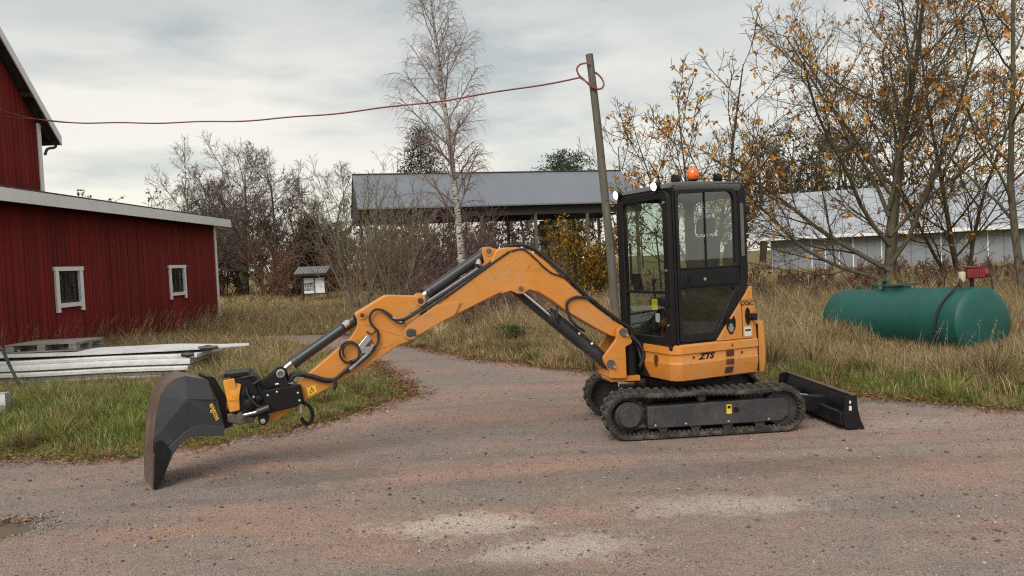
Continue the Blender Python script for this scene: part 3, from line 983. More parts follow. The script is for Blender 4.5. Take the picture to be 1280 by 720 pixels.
# ---------------------------------------------------------------- tracks
def track_path(xf=-0.755, xr=0.765, zf=0.238, zr=0.232, rf=0.205, rr=0.195, step=0.0):
    """centre line of the belt as a closed list of (x, z)"""
    pts = []
    for k in range(40):                                  # front wheel, from bottom round the front to the top
        a = R(-90 - 180 * k / 39)
        pts.append((xf + rf * math.cos(a), zf + rf * math.sin(a)))
    for k in range(1, 20):                               # slack upper run
        t = k / 20
        pts.append((xf + (xr - xf) * t, (zf + rf) * (1 - t) + (zr + rr) * t - 0.012 * math.sin(math.pi * t * 2) ** 2))
    for k in range(40):
        a = R(90 - 180 * k / 39)
        pts.append((xr + rr * math.cos(a), zr + rr * math.sin(a)))
    for k in range(1, 30):
        t = k / 30
        pts.append((xr + (xf - xr) * t, (zr - rr) * (1 - t) + (zf - rf) * t))
    return np.array(pts)
TP = track_path()
def arc_sample(P, n):
    Q = np.vstack([P, P[:1]])
    d = np.r_[0, np.cumsum(np.linalg.norm(np.diff(Q, axis=0), axis=1))]
    s = np.linspace(0, d[-1], n, endpoint=False)
    X = np.interp(s, d, Q[:, 0])
    Z = np.interp(s, d, Q[:, 1])
    e = d[-1] / n * 0.25
    dx = np.interp((s + e) % d[-1], d, Q[:, 0]) - np.interp((s - e) % d[-1], d, Q[:, 0])
    dz = np.interp((s + e) % d[-1], d, Q[:, 1]) - np.interp((s - e) % d[-1], d, Q[:, 1])
    return X, Z, np.arctan2(dz, dx)
lug_me = None
def make_track(y0, y1, near):
    global lug_me
    n = 120
    X, Z, A = arc_sample(TP, n)
    m = MB()
    th = 0.019
    rings = []
    for x, z, a in zip(X, Z, A):
        nxv, nzv = math.sin(a), -math.cos(a)            # outwards
        if nxv * (x) + nzv * (z - 0.23) < 0:
            nxv, nzv = -nxv, -nzv
        rings.append([(x + nxv * th, y0, z + nzv * th), (x + nxv * th * 0.6, y0 - 0.004, z), (x - nxv * th, y0, z - nzv * th), (x - nxv * th, y1, z - nzv * th), (x + nxv * th * 0.6, y1 + 0.004, z), (x + nxv * th, y1, z + nzv * th)])
    rings.append(rings[0])
    m.loft(rings, caps=False)
    belt = m.build('track', 'rubber', EX, FT)
    # inner guide teeth, too small to pick apart
    m = MB()
    Xg, Zg, Ag = arc_sample(TP, 96)
    for x, z, a in zip(Xg, Zg, Ag):
        c, s = math.cos(a), math.sin(a)
        nxv, nzv = s, -c
        if nxv * x + nzv * (z - 0.23) < 0:
            nxv, nzv = -nxv, -nzv
        p = lambda u, h: (x + c * u - nxv * h, z + s * u - nzv * h)
        poly = [p(-0.014, 0.010), p(0.014, 0.010), p(0.009, 0.036), p(-0.009, 0.036)]
        for ya, yb in ((y0 + 0.02, y0 + 0.07), (y1 - 0.07, y1 - 0.02)):
            m.prism(poly, ya, yb)
    tag(m.build('guide_teeth', 'rubber', belt), kind='stuff')
    # tread lugs: one mesh, many objects
    if lug_me is None:
        q = MB()
        h = 0.024
        for (ya, yb, sh) in ((-0.122, 0.01, 0.0), (0.01, 0.122, 0.022)):
            q.add([(-0.026 + sh, ya, 0.010), (0.026 + sh, ya, 0.010), (0.026 + sh, yb, 0.010), (-0.026 + sh, yb, 0.010), (-0.017 + sh, ya + 0.006, 0.014 + h), (0.017 + sh, ya + 0.006, 0.014 + h), (0.017 + sh, yb - 0.004, 0.014 + h), (-0.017 + sh, yb - 0.004, 0.014 + h)],
                  [(4, 5, 6, 7), (0, 1, 5, 4), (1, 2, 6, 5), (2, 3, 7, 6), (3, 0, 4, 7)])
        lug_me = q.mesh('tread_lug', 'rubber')
    for x, z, a in zip(*arc_sample(TP, 50)):
        nv = Vector((math.sin(a), 0, -math.cos(a)))
        if nv.x * x + nv.z * (z - 0.23) < 0:
            nv = -nv
        xv = Vector((0, 1, 0)).cross(nv)
        o = bpy.data.objects.new('tread_lug', lug_me)
        COL.objects.link(o)
        o.parent = belt
        o.matrix_basis = Matrix(((xv.x, 0, nv.x, x), (0, 1, 0, (y0 + y1) / 2), (xv.z, 0, nv.z, z), (0, 0, 0, 1)))
    # drive wheel and idler
    s0 = y0 if near else y1
    sg = -1 if near else 1
    m = MB()
    prof = [(0.02, 0.0)]
    teeth = []
    for k in range(60):
        a = 2 * math.pi * k / 60
        r = 0.165 if (k % 4) < 2 else 0.186
        teeth.append((-0.755 + r * math.cos(a), 0.238 + r * math.sin(a)))
    m.prism(teeth, (y0 + y1) / 2 - 0.03, (y0 + y1) / 2 + 0.03)
    m.lathe([(0.135, 0), (0.135, 0.06), (0.10, 0.075)], (-0.755, (y0 + y1) / 2 + sg * 0.03, 0.238), (0, sg, 0), 28)
    sp = m.build('drive_wheel', 'frame_grey', EX, FT, smooth=30)
    MB().lathe([(0.105, 0), (0.105, 0.022), (0.096, 0.032), (0.02, 0.034)], (-0.755, s0 + (0.012 if near else -0.012), 0.238), (0, sg, 0), 28).build('hub', 'frame_grey', sp, smooth=30)
    m = MB()
    m.lathe([(0.168, -0.07), (0.172, -0.05), (0.14, -0.045), (0.13, -0.02), (0.13, 0.02), (0.14, 0.045), (0.172, 0.05), (0.168, 0.07)], (0.765, (y0 + y1) / 2, 0.232), (0, 1, 0), 28)
    m.build('idler_wheel', 'frame_grey', EX, FT, smooth=30)
    for k in range(4):
        MB().lathe([(0.055, -0.09), (0.055, 0.09)], (-0.42 + k * 0.32, (y0 + y1) / 2, 0.112), (0, 1, 0), 16).build('track_roller', 'frame_grey', EX, FT, smooth=30)
    MB().lathe([(0.042, -0.06), (0.042, 0.06), (0.02, 0.07)] if not near else [(0.02, -0.08), (0.042, -0.07), (0.042, 0.06)], (-0.02, (y0 + y1) / 2, 0.372), (0, 1, 0), 16).build('carrier_roller', 'frame_grey', EX, FT, smooth=30)
    # side frame
    m = MB()
    yi, yo = ((y0 + 0.035, y1 - 0.02) if near else (y0 + 0.02, y1 - 0.035))
    m.prism(roundpoly([(-0.57, 0.105), (0.74, 0.112), (0.82, 0.17), (0.82, 0.30), (0.78, 0.338), (-0.57, 0.318)], 0.015), yi, yo)
    fr = m.build('track_frame', 'frame_grey', EX, FT, 0.006)
    if near:
        for x in (-0.50, -0.20, 0.22, 0.62):
            MB().lathe([(0.012, 0), (0.012, 0.008), (0.006, 0.010)], (x, yi - 0.001, 0.135), (0, -1, 0), 8).build('bolt', 'silver', fr)
        MB().box(0.205, 0.255, yi - 0.004, yi - 0.001, 0.21, 0.30).build('sticker', 'sticker_yellow', fr)
        MB().box(0.215, 0.245, yi - 0.006, yi - 0.0045, 0.262, 0.288).build('sticker_mark', 'decal_black', fr)
        MB().lathe([(0.028, 0), (0.028, 0.004), (0.022, 0.005)], (0.30, yi - 0.001, 0.245), (0, -1, 0), 16).build('grease_hole', 'decal_black', fr)
        MB().prism(roundpoly([(-0.575, 0.145), (-0.52, 0.145), (-0.50, 0.30), (-0.575, 0.30)], 0.01), yi - 0.012, yi + 0.02).build('end_plate', 'frame_grey', fr)
make_track(-0.75, -0.45, True)
make_track(0.45, 0.75, False)

m = MB()
m.box(-0.45, 0.45, -0.45, 0.45, 0.20, 0.42)
m.box(-0.30, 0.30, -0.47, 0.47, 0.16, 0.34)
m.build('undercarriage_frame', 'black_paint', EX, FT, 0.015)
MB().lathe([(0.42, 0.40), (0.42, 0.50), (0.37, 0.52), (0.37, 0.57)], (0, 0, 0), (0, 0, 1), 32).build('slewing_ring', 'black_paint', EX, FT, smooth=30)

# ---------------------------------------------------------------- dozer blade at the rear
BX = 1.445
prof = [(BX - 0.02, 0.335), (BX - 0.055, 0.24), (BX - 0.06, 0.16), (BX - 0.03, 0.07), (BX + 0.03, 0.012), (BX + 0.05, 0.012), (BX - 0.005, 0.08), (BX - 0.035, 0.16), (BX - 0.03, 0.24), (BX + 0.005, 0.335)]
bl = MB().prism(prof, -0.80, 0.76).build('dozer_blade', 'black_paint', EX, FT, smooth=30)
for y in (-0.815, 0.762):
    MB().prism([(BX - 0.10, 0.335), (BX + 0.015, 0.34), (BX + 0.02, 0.22), (BX + 0.045, 0.10), (BX + 0.085, 0.006), (BX - 0.10, 0.012), (BX - 0.13, 0.12)], y, y + 0.013).build('end_plate', 'black_paint', bl)
MB().box(BX - 0.035, BX + 0.012, -0.805, 0.765, 0.336, 0.350).build('top_rail', 'worn_steel', bl, bevel=0.004)
MB().prism([(BX - 0.16, 0.06), (BX - 0.04, 0.03), (BX - 0.055, 0.165), (BX - 0.14, 0.175)], -0.798, 0.758).build('stiffener', 'black_paint', bl, bevel=0.006)
MB().box(BX - 0.132, BX - 0.128, -0.70, 0.70, 0.176, 0.181).build('stiffener_edge', 'silver', bl)
for z0, h, w in ((0.262, 0.030, 0.018), (0.195, 0.045, 0.026)):
    MB().prism(rrect(BX - 0.055 - w / 2, BX - 0.055 + w / 2, z0, z0 + h, 0.006, 3), -0.8185, -0.8155).build('sticker', 'sticker_white', bl)
for y in (-0.30, 0.30):
    MB().prism([(0.25, 0.24), (0.25, 0.34), (0.95, 0.30), (BX - 0.05, 0.24), (BX - 0.05, 0.08), (0.95, 0.16)], y - 0.04, y + 0.04).build('blade_arm', 'black_paint', bl, bevel=0.008)
bc = MB().cyl((0.42, 0, 0.36), (0.95, 0, 0.24), 0.045).build('blade_cylinder', 'cylinder_black', bl, smooth=40)
MB().cyl((0.95, 0, 0.24), (BX - 0.06, 0, 0.19), 0.024).build('blade_cylinder_rod', 'chrome', bl, smooth=40)

# ---------------------------------------------------------------- upper body
def body_ring(z, out, rear_only=False, front=-0.425):
    """plan outline of the orange skirt at height z, grown by out"""
    r = 0.835 + out
    hb = 0.655 + out
    a0 = math.acos(-math.sqrt(max(0, r * r - hb * hb)) / r)
    arc = [(r * math.cos(a), r * math.sin(a), z) for a in np.linspace(a0, 2 * math.pi - a0, 21)]
    if rear_only:
        return [(front, hb, z)] + arc + [(front, -hb, z)]
    return None
# left skirt: a thin panel with a faceted section that wraps the front corner
def skirt_section(sg, name, front_in):
    lv = [(0.556, -0.040), (0.566, -0.026), (0.665, -0.006), (0.725, 0.0), (0.745, -0.008), (0.815, -0.010), (0.825, 0.004), (0.895, 0.0), (0.912, -0.02)]
    rings = []
    for z, o in lv:
        hb = 0.668 + o
        fx = 0.604 + o
        outer = [(fx - 0.004, front_in), (fx, front_in + 0.05), (fx - 0.004, hb - 0.085), (fx - 0.03, hb - 0.03), (fx - 0.09, hb), (0.3, hb + 0.004), (0.0, hb + 0.004), (-0.42, hb - 0.002)]
        inner = [(-0.42, 0.55), (0.0, 0.55), (0.3, 0.55), (0.44, 0.55), (0.48, 0.53), (0.50, 0.50), (0.50, 0.35), (0.50, front_in)]
        rings.append([(x, y * sg, z) for x, y in outer + inner])
    m = MB()
    m.loft(rings)
    return m.build(name, 'orange_paint', EX, FU, smooth=22)
sk = skirt_section(1, 'side_skirt', 0.15)
skirt_section(-1, 'side_skirt', 0.30)
# counterweight
m = MB()
rings = []
for z, o in ((0.545, -0.035), (0.556, -0.018), (0.65, -0.003), (0.74, 0.0), (0.92, -0.002), (1.00, -0.008), (1.045, -0.018), (1.06, -0.04)):
    rings.append(body_ring(z, o, True))
m.loft(rings)
cw = m.build('counterweight', 'orange_paint', EX, FU, smooth=25)
# floor plate of the house and the dark casting between skirt and swing bracket
MB().prism([(0.60, -0.22), (0.60, 0.14), (0.5, 0.54), (-0.43, 0.54), (-0.43, -0.54), (0.5, -0.54)], 0.57, 0.86, 'xy').build('house_floor', 'black_paint', EX, FU)
# hood behind the cab
rings = []
for z, r in ((0.90, 0.775), (1.10, 0.765), (1.30, 0.72), (1.39, 0.66), (1.42, 0.60)):
    hb = 0.645
    a0 = math.acos(-math.sqrt(max(0.0, r * r - min(hb, r * 0.92) ** 2)) / r)
    h2 = min(hb, r * 0.92)
    rings.append([(-0.345, h2, z)] + [(r * math.cos(a), r * math.sin(a), z) for a in np.linspace(a0, 2 * math.pi - a0, 17)] + [(-0.345, -h2, z)])
m = MB()
m.loft(rings)
m.build('engine_hood', 'orange_paint', EX, FU, smooth=25)
# triangular side cover behind the door
tri = MB().prism(roundpoly([(0.085, 0.916), (-0.372, 0.916), (-0.372, 1.43), (-0.355, 1.43)], 0.012), 0.635, 0.664).build('side_cover', 'orange_paint', EX, FU, 0.004)
MB().box(-0.235, -0.228, 0.663, 0.6655, 0.93, 1.27).build('panel_gap', 'decal_black', tri)
MB().box(-0.362, -0.22, 0.663, 0.6652, 1.292, 1.297).build('panel_gap', 'decal_black', tri)
XA = lambda o: axes_mtx(o, (-1, 0, 0), (0, 0, 1))
lettering('lettering', 'CX26C', 0.058, 'decal_black', tri, XA((-0.295, 0.6655, 1.262)), 0.0, 0.001, 0.001, xs=0.92)
# bull-shaped shield emblem
em = MB().prism(roundpoly([(-0.13, 1.155), (-0.15, 1.10), (-0.145, 1.03), (-0.11, 0.975), (-0.09, 0.965), (-0.07, 0.975), (-0.035, 1.03), (-0.03, 1.10), (-0.05, 1.155), (-0.075, 1.12), (-0.105, 1.12)][::-1], 0.01), 0.664, 0.667).build('emblem', 'decal_black', tri)
MB().prism(roundpoly([(-0.125, 1.05), (-0.09, 1.085), (-0.055, 1.05), (-0.06, 1.01), (-0.09, 0.985), (-0.12, 1.01)][::-1], 0.012), 0.667, 0.6685).build('emblem_face', 'decal_grey', em)
for x in (-0.112, -0.068):
    MB().lathe([(0.008, 0), (0.006, 0.002)], (x, 0.6685, 1.05), (0, 1, 0), 8).build('emblem_mark', 'decal_black', em)
MB().prism(rrect(-0.345, -0.255, 0.935, 1.03, 0.01, 3), 0.664, 0.6665).build('sticker', 'sticker_white', tri)
MB().prism(rrect(-0.335, -0.265, 0.985, 1.005, 0.004, 2), 0.6665, 0.668).build('sticker_stripe', 'vent_brown', tri)
# air intake and latch
MB().prism([(-0.30 + 0.030 * math.cos(a), 1.135 + 0.085 * math.sin(a)) for a in np.linspace(0, 2 * math.pi, 20, endpoint=False)], 0.664, 0.675).build('air_intake', 'decal_black', tri)
MB().box(-0.40, -0.34, 0.640, 0.700, 1.09, 1.16).build('latch', 'black_paint', tri, bevel=0.008)
MB().cyl((-0.36, 0.68, 1.12), (-0.30, 0.70, 1.13), 0.012).build('latch_lever', 'black_paint', tri)
# skirt details
MB().box(-0.365, 0.40, 0.660, 0.6625, 0.817, 0.8215).build('panel_gap', 'decal_black', sk)
lettering('lettering', 'ZTS', 0.078, 'decal_black', sk, XA((0.225, 0.6635, 0.780)), 0.35, 0.001, 0.0036, xs=1.3)
for z0, z1, sh, yy in ((0.755, 0.812, 0.0, 0.660), (0.675, 0.732, 0.006, 0.664), (0.592, 0.652, 0.016, 0.645)):
    m = MB()
    for k in range(5):
        x = -0.02 - k * 0.020
        if z0 > 0.6:
            m.prism([(x + sh, z0), (x - 0.012 + sh, z0), (x - 0.012 + sh, z1), (x + sh, z1)], yy - 0.01, yy + 0.011)
        else:
            m.add([(x + 0.02, 0.662, z0), (x + 0.008, 0.662, z0), (x - 0.002, 0.674, z1), (x + 0.01, 0.674, z1), (x + 0.02, 0.60, z0), (x + 0.008, 0.60, z0), (x - 0.002, 0.62, z1), (x + 0.01, 0.62, z1)],
                  [(0, 1, 2, 3), (4, 7, 6, 5), (0, 4, 5, 1), (1, 5, 6, 2), (2, 6, 7, 3), (3, 7, 4, 0)])
    m.build('vent', 'vent_brown', sk)
MB().box(-0.098, -0.082, 0.655, 0.674, 0.842, 0.878).build('vent', 'vent_brown', sk)
for x in (0.372, -0.215):
    MB().lathe([(0.022, 0), (0.022, 0.006), (0.015, 0.007), (0.014, 0.003)], (x, 0.657, 0.781), (0, 1, 0), 18).build('lock', 'orange_paint', sk, smooth=30)
    MB().lathe([(0.013, 0), (0.012, 0.0075)], (x, 0.657, 0.781), (0, 1, 0), 12).build('lock_barrel', 'vent_brown', sk)
m = MB()
for k in range(6):
    h = 0.052 * math.sqrt(1 - ((k - 2.5) / 3.2) ** 2)
    m.box(0.594, 0.6075, 0.365 - h * 0.62, 0.365 + h * 0.62, 0.745 + (k - 2.5) * 0.019 - 0.006, 0.745 + (k - 2.5) * 0.019 + 0.006)
m.build('front_vent', 'vent_brown', sk)
# counterweight step and grille
MB().box(-0.432, -0.424, 0.60, 0.662, 0.57, 1.05).build('panel_gap', 'decal_black', cw)

# ---------------------------------------------------------------- cab
CF, CR, CL, CRR = 0.596, -0.345, 0.643, -0.27      # front, rear, left, right
m = MB()
# front frame with its windscreen opening
m.ringplate(rrect(CRR, CL, 0.905, 2.40, (0.05, 0.09, 0.09, 0.05), 6), rrect(-0.155, 0.545, 0.985, 2.325, (0.10, 0.06, 0.06, 0.10), 6), CF - 0.05, CF, 'yz')
cab = m.build('cab_frame', 'cab_grey', EX, FU, 0.008)
# left side frame round the door
door_out = roundpoly([(0.515, 0.925), (0.52, 2.405), (-0.245, 2.43), (-0.245, 1.44), (0.075, 0.925)][::-1], [0.03, 0.03, 0.06, 0.13, 0.03][::-1], 6)
side_out = roundpoly([(CF - 0.051, 0.906), (CF - 0.055, 2.44), (CR, 2.47), (CR, 1.405), (0.10, 0.906)][::-1], [0.02, 0.03, 0.12, 0.14, 0.01][::-1], 6)
MB().ringplate(side_out, door_out, CL - 0.055, CL - 0.001).build('cab_side', 'cab_grey', EX, FU, 0.006)
# right side frame with one big window
MB().ringplate(rrect(CR, CF - 0.051, 0.906, 2.44, 0.06, 6), rrect(CR + 0.07, CF - 0.10, 1.20, 2.34, 0.06, 6), CRR, CRR + 0.05).build('cab_side', 'cab_grey', EX, FU, 0.006)
# rear frame
MB().ringplate(rrect(CRR + 0.051, CL - 0.056, 0.906, 2.45, 0.05, 6), rrect(CRR + 0.09, CL - 0.11, 1.46, 2.33, 0.10, 6), CR + 0.001, CR + 0.05, 'yz').build('cab_rear', 'cab_grey', EX, FU, 0.006)
# quarter glass between door and rear edge
MB().ringplate(rrect(-0.322, -0.262, 1.72, 2.28, 0.02, 3), rrect(-0.315, -0.268, 1.735, 2.265, 0.015, 3), CL - 0.002, CL + 0.004).build('quarter_trim', 'black_paint', EX, FU)
MB().prism(rrect(-0.315, -0.268, 1.735, 2.265, 0.015, 3), CL, CL + 0.002).build('quarter_glass', 'door_glass', EX, FU)
MB().prism([(CF - 0.06, CRR + 0.05), (CF - 0.06, CL - 0.06), (CR + 0.05, CL - 0.06), (CR + 0.05, CRR + 0.05)], 0.87, 0.93, 'xy').build('cab_floor', 'black_paint', EX, FU)
# roof: crowned cap with a drooping front visor
rings = []
for z, o, fo in ((2.385, 0.000, -0.04), (2.42, 0.010, -0.01), (2.452, 0.004, -0.05), (2.478, -0.035, -0.13), (2.492, -0.12, -0.26), (2.495, -0.25, -0.36)):
    q = rrect(CR - o, CF + fo, CRR - o, CL + o, 0.10, 6)
    rings.append([(x, y, z) for x, y in q])
m = MB()
m.loft(rings)
rf = m.build('cab_roof', 'roof_grey', EX, FU, smooth=50)
# windscreen: upper and lower pane with a cross bar
MB().box(CF - 0.048, CF + 0.004, -0.155, 0.545, 1.405, 1.435).build('windscreen_bar', 'cab_grey', EX, FU, 0.004)
MB().prism(rrect(-0.156, 0.546, 1.436, 2.326, (0.001, 0.06, 0.06, 0.001), 5), CF - 0.03, CF - 0.025, 'yz').build('windscreen', 'cab_glass', EX, FU)
MB().prism(rrect(-0.156, 0.546, 0.984, 1.404, (0.1, 0.001, 0.001, 0.1), 5), CF - 0.03, CF - 0.025, 'yz').build('lower_windscreen', 'cab_glass', EX, FU)
MB().prism(rrect(CR + 0.07, CF - 0.10, 1.20, 2.34, 0.06, 6), CRR + 0.02, CRR + 0.024).build('side_window', 'cab_glass', EX, FU)
MB().prism(rrect(CRR + 0.09, CL - 0.11, 1.46, 2.33, 0.10, 6), CR + 0.02, CR + 0.024, 'yz').build('rear_window', 'cab_glass', EX, FU)
# door: frame rings, belt panel, panes
dy0, dy1 = CL - 0.045, CL + 0.006
def shrink(poly, k):
    P = np.array(poly)
    c = P.mean(0)
    d = P - c
    L_ = np.linalg.norm(d, axis=1)[:, None]
    return [tuple(p) for p in c + d * (1 - k / L_)]
up_out = roundpoly([(0.505, 1.635), (0.508, 2.395), (-0.238, 2.42), (-0.236, 1.635)][::-1], [0.005, 0.055, 0.12, 0.005][::-1], 6)
up_in = roundpoly([(0.474, 1.650), (0.476, 2.360), (-0.195, 2.385), (-0.193, 1.650)][::-1], [0.02, 0.05, 0.10, 0.02][::-1], 6)
door = MB().ringplate(up_out, up_in, dy0, dy1).build('door', 'black_paint', EX, FU, 0.004)
MB().prism([(0.505, 1.452), (-0.236, 1.452), (-0.236, 1.634), (0.505, 1.634)][::-1], dy0, dy1 - 0.004).build('belt_panel', 'cab_grey', door, bevel=0.006)
MB().prism([(0.46, 1.472), (-0.19, 1.472), (-0.19, 1.612), (0.46, 1.612)][::-1], dy1 - 0.005, dy1 + 0.004).build('belt_plate', 'cab_grey', door, bevel=0.006)
lo_out = roundpoly([(0.505, 0.932), (0.505, 1.451), (-0.236, 1.451), (-0.236, 1.43), (0.072, 0.932)][::-1], [0.03, 0.005, 0.005, 0.02, 0.03][::-1], 6)
lo_in = roundpoly([(0.468, 1.005), (0.472, 1.430), (-0.165, 1.430), (-0.160, 1.40), (0.075, 1.005)][::-1], [0.04, 0.02, 0.02, 0.05, 0.05][::-1], 6)
MB().ringplate(lo_out, lo_in, dy0, dy1).build('lower_frame', 'black_paint', door, bevel=0.004)
MB().prism(up_in, CL - 0.02, CL - 0.015).build('upper_pane', 'door_glass', door)
MB().prism(lo_in, CL - 0.02, CL - 0.015).build('lower_pane', 'door_glass', door)
MB().box(0.150, 0.160, CL - 0.014, CL - 0.004, 1.650, 2.372).build('sliding_bar', 'black_paint', door)
hd = MB().prism(rrect(0.345, 0.435, 1.49, 1.60, 0.02, 4), dy1 + 0.003, dy1 + 0.010).build('handle', 'black_paint', door, bevel=0.004)
MB().box(0.378, 0.402, dy1 + 0.010, dy1 + 0.028, 1.505, 1.585).build('handle_grip', 'decal_black', door, bevel=0.006)
MB().lathe([(0.016, 0), (0.016, 0.008), (0.008, 0.010)], (0.20, dy1 + 0.004, 1.53), (0, 1, 0), 14).build('door_lock', 'silver', door)
for z in (2.28, 1.63, 1.30):
    MB().lathe([(0.014, 0), (0.014, 0.012), (0.006, 0.014)], (CF - 0.001, CL - 0.055, z), (1, 0, 0), 12).build('pillar_bolt', 'silver' if z > 1.5 else 'black_paint', EX, FU)
MB().lathe([(0.013, 0), (0.013, 0.01)], (CF - 0.001, CL - 0.05, 1.105), (1, 0, 0), 12).build('pillar_bolt', 'silver', EX, FU)
MB().box(CF - 0.05, CF + 0.004, CRR + 0.02, CL - 0.02, 0.86, 0.908).build('cab_sill', 'black_paint', EX, FU, 0.006)
# interior
m = MB()
m.prism(roundpoly([(0.02, 1.12), (0.20, 1.14), (0.22, 1.26), (-0.02, 1.25)], 0.03), -0.02, 0.42)
seat = m.build('seat', 'seat_fabric', EX, FU, 0.03)
MB().prism(roundpoly([(0.0, 1.24), (-0.13, 1.95), (-0.24, 1.95), (-0.16, 1.22)], 0.05), 0.0, 0.40).build('backrest', 'seat_fabric', seat, bevel=0.04)
MB().prism(roundpoly([(-0.14, 1.98), (-0.16, 2.14), (-0.24, 2.14), (-0.23, 1.98)], 0.03), 0.08, 0.32).build('headrest', 'seat_fabric', seat, bevel=0.03)
MB().box(-0.10, 0.16, 0.02, 0.38, 0.93, 1.12).build('seat_base', 'black_paint', seat, bevel=0.02)
for y in (-0.10, 0.46):
    MB().prism(roundpoly([(-0.1, 1.22), (0.30, 1.24), (0.31, 1.33), (-0.1, 1.34)], 0.03), y - 0.045, y + 0.045).build('control_console', 'seat_fabric', EX, FU, 0.015)
    MB().tube([(0.26, y, 1.32), (0.28, y, 1.45), (0.27, y, 1.53)], [0.012, 0.012, 0.022], 8).build('joystick', 'seat_fabric', EX, FU, smooth=40)
for y in (0.10, 0.24):
    MB().tube([(0.44, y, 0.93), (0.42, y, 1.15), (0.36, y, 1.28)], 0.010, 6).build('travel_lever', 'black_paint', EX, FU)
MB().prism(roundpoly([(0.50, 1.40), (0.53, 1.60), (0.50, 1.60), (0.47, 1.42)], 0.01), -0.13, 0.0).build('monitor', 'black_paint', EX, FU, 0.006)
# jacket hanging behind the seat
jk = [[(-0.30 + 0.04 * math.sin(k), 0.46 + 0.10 * math.cos(k * 2 * math.pi / 10) * s, z + 0.02 * math.sin(3 * k)) if False else (-0.25 + 0.05 * s * math.sin(k * 2 * math.pi / 10), 0.50 + 0.085 * s * math.cos(k * 2 * math.pi / 10), z) for k in range(10)] for z, s in ((1.45, 0.9), (1.60, 1.15), (1.75, 1.1), (1.84, 0.8), (1.88, 0.3))]
MB().loft(jk).build('jacket_bundle', 'vest_green', EX, FU, smooth=60)
MB().prism(rrect(0.27, 0.37, 1.24, 1.35, 0.01, 3), CF - 0.036, CF - 0.032, 'yz').build('sticker', 'sticker_yellow', EX, FU)
MB().prism(rrect(0.33, 0.40, 1.12, 1.21, 0.02, 3), CF - 0.036, CF - 0.032, 'yz').build('sticker', 'sticker_white', EX, FU)
m = MB()
m.tube([(CF - 0.06, -0.12, 1.47), (CF - 0.06, -0.12, 1.92)], 0.012, 6)
m.build('grab_rail', 'black_paint', EX, FU)
# wiper
MB().tube([(CF + 0.004, 0.50, 1.45), (CF + 0.012, 0.48, 1.80), (CF + 0.010, 0.44, 2.05)], 0.008, 6).build('wiper', 'black_paint', EX, FU)
# beacon
bc = MB().lathe([(0.045, 0), (0.045, 0.012), (0.028, 0.02), (0.024, 0.045), (0.05, 0.05), (0.055, 0.062)], (-0.13, 0.10, 2.492), (0, 0, 1), 20).build('beacon', 'black_paint', EX, FU, smooth=40)
MB().lathe([(0.048, 0.062), (0.060, 0.075), (0.065, 0.10), (0.064, 0.13), (0.056, 0.158), (0.042, 0.176), (0.022, 0.188), (0.004, 0.192)], (-0.13, 0.10, 2.492), (0, 0, 1), 24).build('beacon_lens', 'beacon_amber', bc, smooth=40)
# work lamps on the roof front
for y, z in ((-0.20, 2.425), (0.49, 2.445)):
    lm = MB().lathe([(0.02, -0.05), (0.040, -0.04), (0.046, 0.0), (0.044, 0.012)], (CF + 0.03, y, z), (1, 0.0, -0.12), 20).build('work_lamp', 'black_paint', EX, FU, smooth=40)
    MB().lathe([(0.041, 0.012), (0.036, 0.020), (0.016, 0.025)], (CF + 0.03, y, z), (1, 0.0, -0.12), 20).build('lamp_lens', 'lamp_lit', lm, smooth=40)
    MB().box(CF - 0.05, CF + 0.0, y - 0.02, y + 0.02, z - 0.07, z - 0.03).build('lamp_bracket', 'black_paint', lm)
lm = MB().lathe([(0.02, -0.05), (0.05, -0.04), (0.055, 0.01)], (-0.30, 0.30, 2.545), (-1, 0.1, 0.1), 16).build('work_lamp', 'black_paint', EX, FU, smooth=40)
MB().cyl((-0.28, 0.30, 2.47), (-0.29, 0.30, 2.53), 0.012, 8).build('lamp_bracket', 'black_paint', lm)
MB().lathe([(0.02, -0.05), (0.04, -0.04), (0.045, 0.01)], (0.36, 0.45, 2.52), (1, 0.1, 0.1), 16).build('roof_camera', 'black_paint', EX, FU, smooth=40)
# mirror bracket at the rear edge
MB().box(CR - 0.07, CR - 0.002, 0.56, 0.63, 2.15, 2.24).build('rear_latch', 'black_paint', EX, FU, 0.01)

# ---------------------------------------------------------------- swing bracket, boom, dipper
def bprism(name, poly, t0, t1, mat, bevel=0.006, par=None):
    return MB().prism(poly, t0, t1).build(name, mat, par or EX, FB if par is None else None, bevel)
BRK = [(0.145, 1.066), (0.093, 1.082), (0.033, 1.058), (0.027, 1.009), (-0.013, 0.926), (0.006, 0.903), (0.067, 0.883), (0.062, 0.794), (0.063, 0.56), (0.251, 0.575), (0.232, 0.63), (0.295, 0.739), (0.31, 0.789), (0.158, 0.962)]
br = bprism('swing_bracket', roundpoly(BRK, 0.03), 0.125, 0.165, 'orange_paint')
bprism('bracket_plate', roundpoly(BRK, 0.03), -0.165, -0.125, 'orange_paint', par=br)
bprism('bracket_web', roundpoly([(0.07, 0.57), (0.24, 0.58), (0.225, 0.64), (0.12, 0.70), (0.07, 0.70)], 0.01), -0.126, 0.126, 'orange_paint', par=br)
bprism('bracket_foot', roundpoly([(-0.10, 0.52), (0.22, 0.53), (0.24, 0.575), (-0.10, 0.575)], 0.01), -0.12, 0.12, 'orange_paint', par=br)
MB().cyl((-0.05, 0, 0.50), (-0.05, 0, 0.88), 0.075, 20).build('swing_pin', 'black_paint', br, smooth=40)
